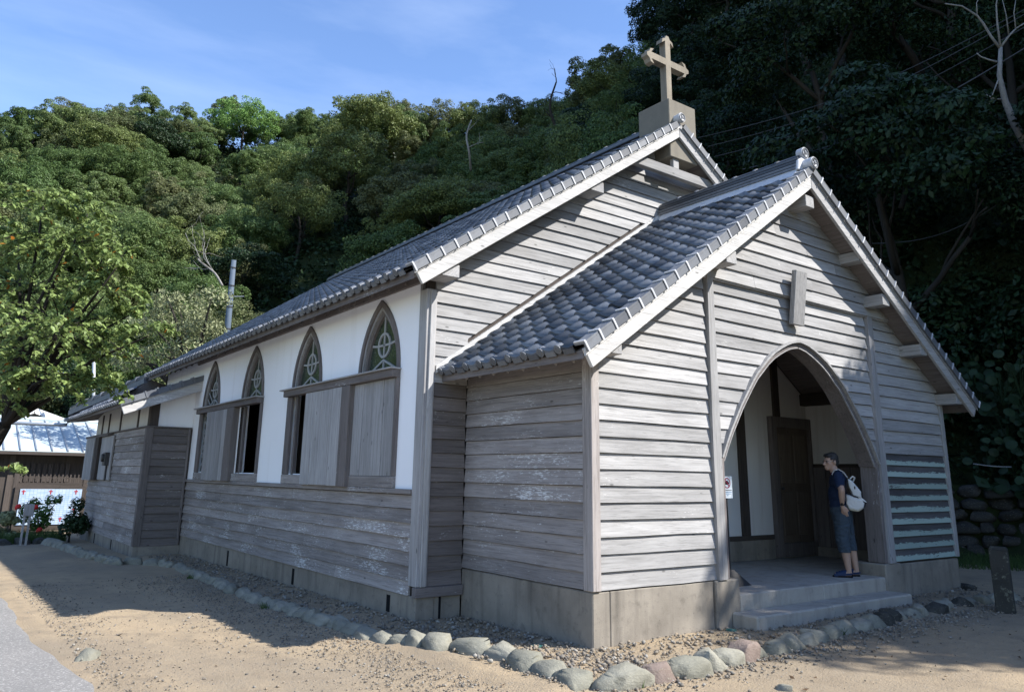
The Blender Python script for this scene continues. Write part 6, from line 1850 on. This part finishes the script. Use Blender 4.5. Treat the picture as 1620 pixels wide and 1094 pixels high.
for (x0, x1, y, s0) in ((-.185, .080, -.108, 0), (-.085, .185, .092, 1)):
    n = 16; lp = [(((x0 + x1) / 2 + (x1 - x0) / 2 * math.cos(t)), y + .046 * math.sin(t) * (1.1 - .15 * math.cos(t)), 0) for t in [6.2832 * k / n for k in range(n)]]
    S_ = MB().prism([(a, b, -.004) for a, b, c in lp], [(a, b, .020) for a, b, c in lp]).build('sandal', M['sole'], PE, False, False)
    up_ = MB()
    for fx, wd, h in ((.16, .016, .052), (.30, .018, .064), (.44, .020, .076), (.56, .014, .082)):
        xx = x0 + (x1 - x0) * fx; pts = [Vector((xx + .02 * math.sin(t), y + .047 * math.cos(t), .012 + h * math.sin(t))) for t in [3.1416 * k / 10 for k in range(11)]]
        for i in range(10):
            p, q = pts[i], pts[i + 1]; up_.obox((p + q) / 2, (wd, 0, 0), (q - p) / 2 * 1.1, Vector((0, 0, .003)))
    for sy in (-1, 1): up_.beam((x0 + .02, y + sy * .036, .026), (x1 - .02, y + sy * .042, .045), .008, .026)
    pts = [Vector((x1 - .045 + .042 * math.sin(t), y + .044 * math.cos(t), .050)) for t in [3.1416 * k / 8 for k in range(9)]]
    up_.tube(pts, .010, 6)
    up_.build('strap', M['sandal'], S_, False, False)
wv = (Vector((-.062, -.235, .965)) - Vector((-.072, -.30, 1.09))).normalized(); wc = Vector((-.064, -.245, .985))
MB().tube([wc - wv * .010, wc + wv * .010], [.033, .032], 12).obox(wc + Vector((-.006, -.030, 0)), (.014, 0, 0), (0, .006, 0), wv * .016).build('wristwatch', M['bag_dark'], PE, False, False)

# ---- backpack
BP = thing('backpack', 'off-white canvas backpack worn on the back of the man in the doorway', 'backpack', tuple(FT), math.atan2(RH.y, RH.x) - math.radians(20))
def ex(poly, w0, w1, tap=.8):
    cu = sum(p[0] for p in poly) / len(poly); cz_ = sum(p[1] for p in poly) / len(poly)
    sh_ = lambda s: [(cu + (a - cu) * s, cz_ + (b - cz_) * s) for a, b in poly]
    return [('p', [(a, w0, b) for a, b in sh_(tap)], [(a, w0 * .6 + w1 * .4, b) for a, b in poly]), ('p', [(a, w0 * .6 + w1 * .4, b) for a, b in poly], [(a, w1, b) for a, b in sh_(tap)])]
lowp = [(-.015, 1.125), (.09, 1.09), (.20, 1.055), (.245, 1.00), (.225, .925), (.15, .885), (.03, .91), (-.025, .985)]
blob('bag_body', ex(lowp, -.15, .15, .86), .009, M['bag'], BP, 8, fold=.010)
blob('bag_top', ex([(.000, 1.35), (.085, 1.30), (.195, 1.15), (.205, 1.06), (.09, 1.08), (.03, 1.22)], -.125, .125, .88), .009, M['bag'], BP, 6, fold=.009)
blob('bag_base', ex([(-.01, .965), (.10, .93), (.20, .935), (.215, .915), (.15, .876), (.03, .898)], -.142, .142, .9), .009, M['bag_base'], BP, 5)
blob('pocket_flap', ex([(.105, 1.10), (.17, 1.10), (.268, 1.015), (.262, 1.0), (.16, 1.045)], -.10, .10, .95), .008, M['bag'], BP, 4)
blob('grab_handle', [('c', [(.055, -.03, 1.335), (.085, -.03, 1.365), (.115, .0, 1.35), (.10, .03, 1.30)], [.012] * 4)], .006, M['bag'], BP, 2)
st_ = MB()
for sy in (-1, 1):
    pts = [(.012, sy * .085, 1.345), (-.045, sy * .105, 1.425), (-.105, sy * .112, 1.462), (-.155, sy * .112, 1.448), (-.185, sy * .10, 1.39), (-.17, sy * .10, 1.30)]
    q = MB()
    for p, r in zip(pts[:-1], pts[1:]): q.beam(p, r, .036, .010, (0, 0, 1) if abs(Vector(r).z - Vector(p).z) < .08 else (1, 0, 0))
    q.build('shoulder_strap', M['bag'], BP, False, False)
q = MB()
for p, r in (((-.03, -.155, 1.14), (.06, -.153, 1.105)), ((.06, -.153, 1.105), (.135, -.150, 1.085)), ((.135, -.14, 1.085), (.165, -.12, 1.045)), ((.165, -.12, 1.045), (.262, -.10, 1.0))): q.beam(p, r, .006, .012)
q.beam((-.03, -.15, 1.14), (.008, -.13, 1.34), .02, .022); q.beam((.245, -.095, 1.005), (.235, -.095, .945), .018, .014)
q.build('webbing_trim', M['bag_dark'], BP, False, False)
MB().box(.10, .115, -.131, -.124, 1.19, 1.23).build('maker_patch', M['bag_dark'], BP, False, False)

# everything stands a touch more upright: shear along the picture plane
lx, ly = math.cos(math.radians(20)), math.sin(math.radians(20))
def shear(o):
    for c in o.children:
        for v in c.data.vertices:
            v.co.x += 0.085 * v.co.z * lx; v.co.y += 0.085 * v.co.z * ly
        shear(c)
shear(PE); shear(BP)
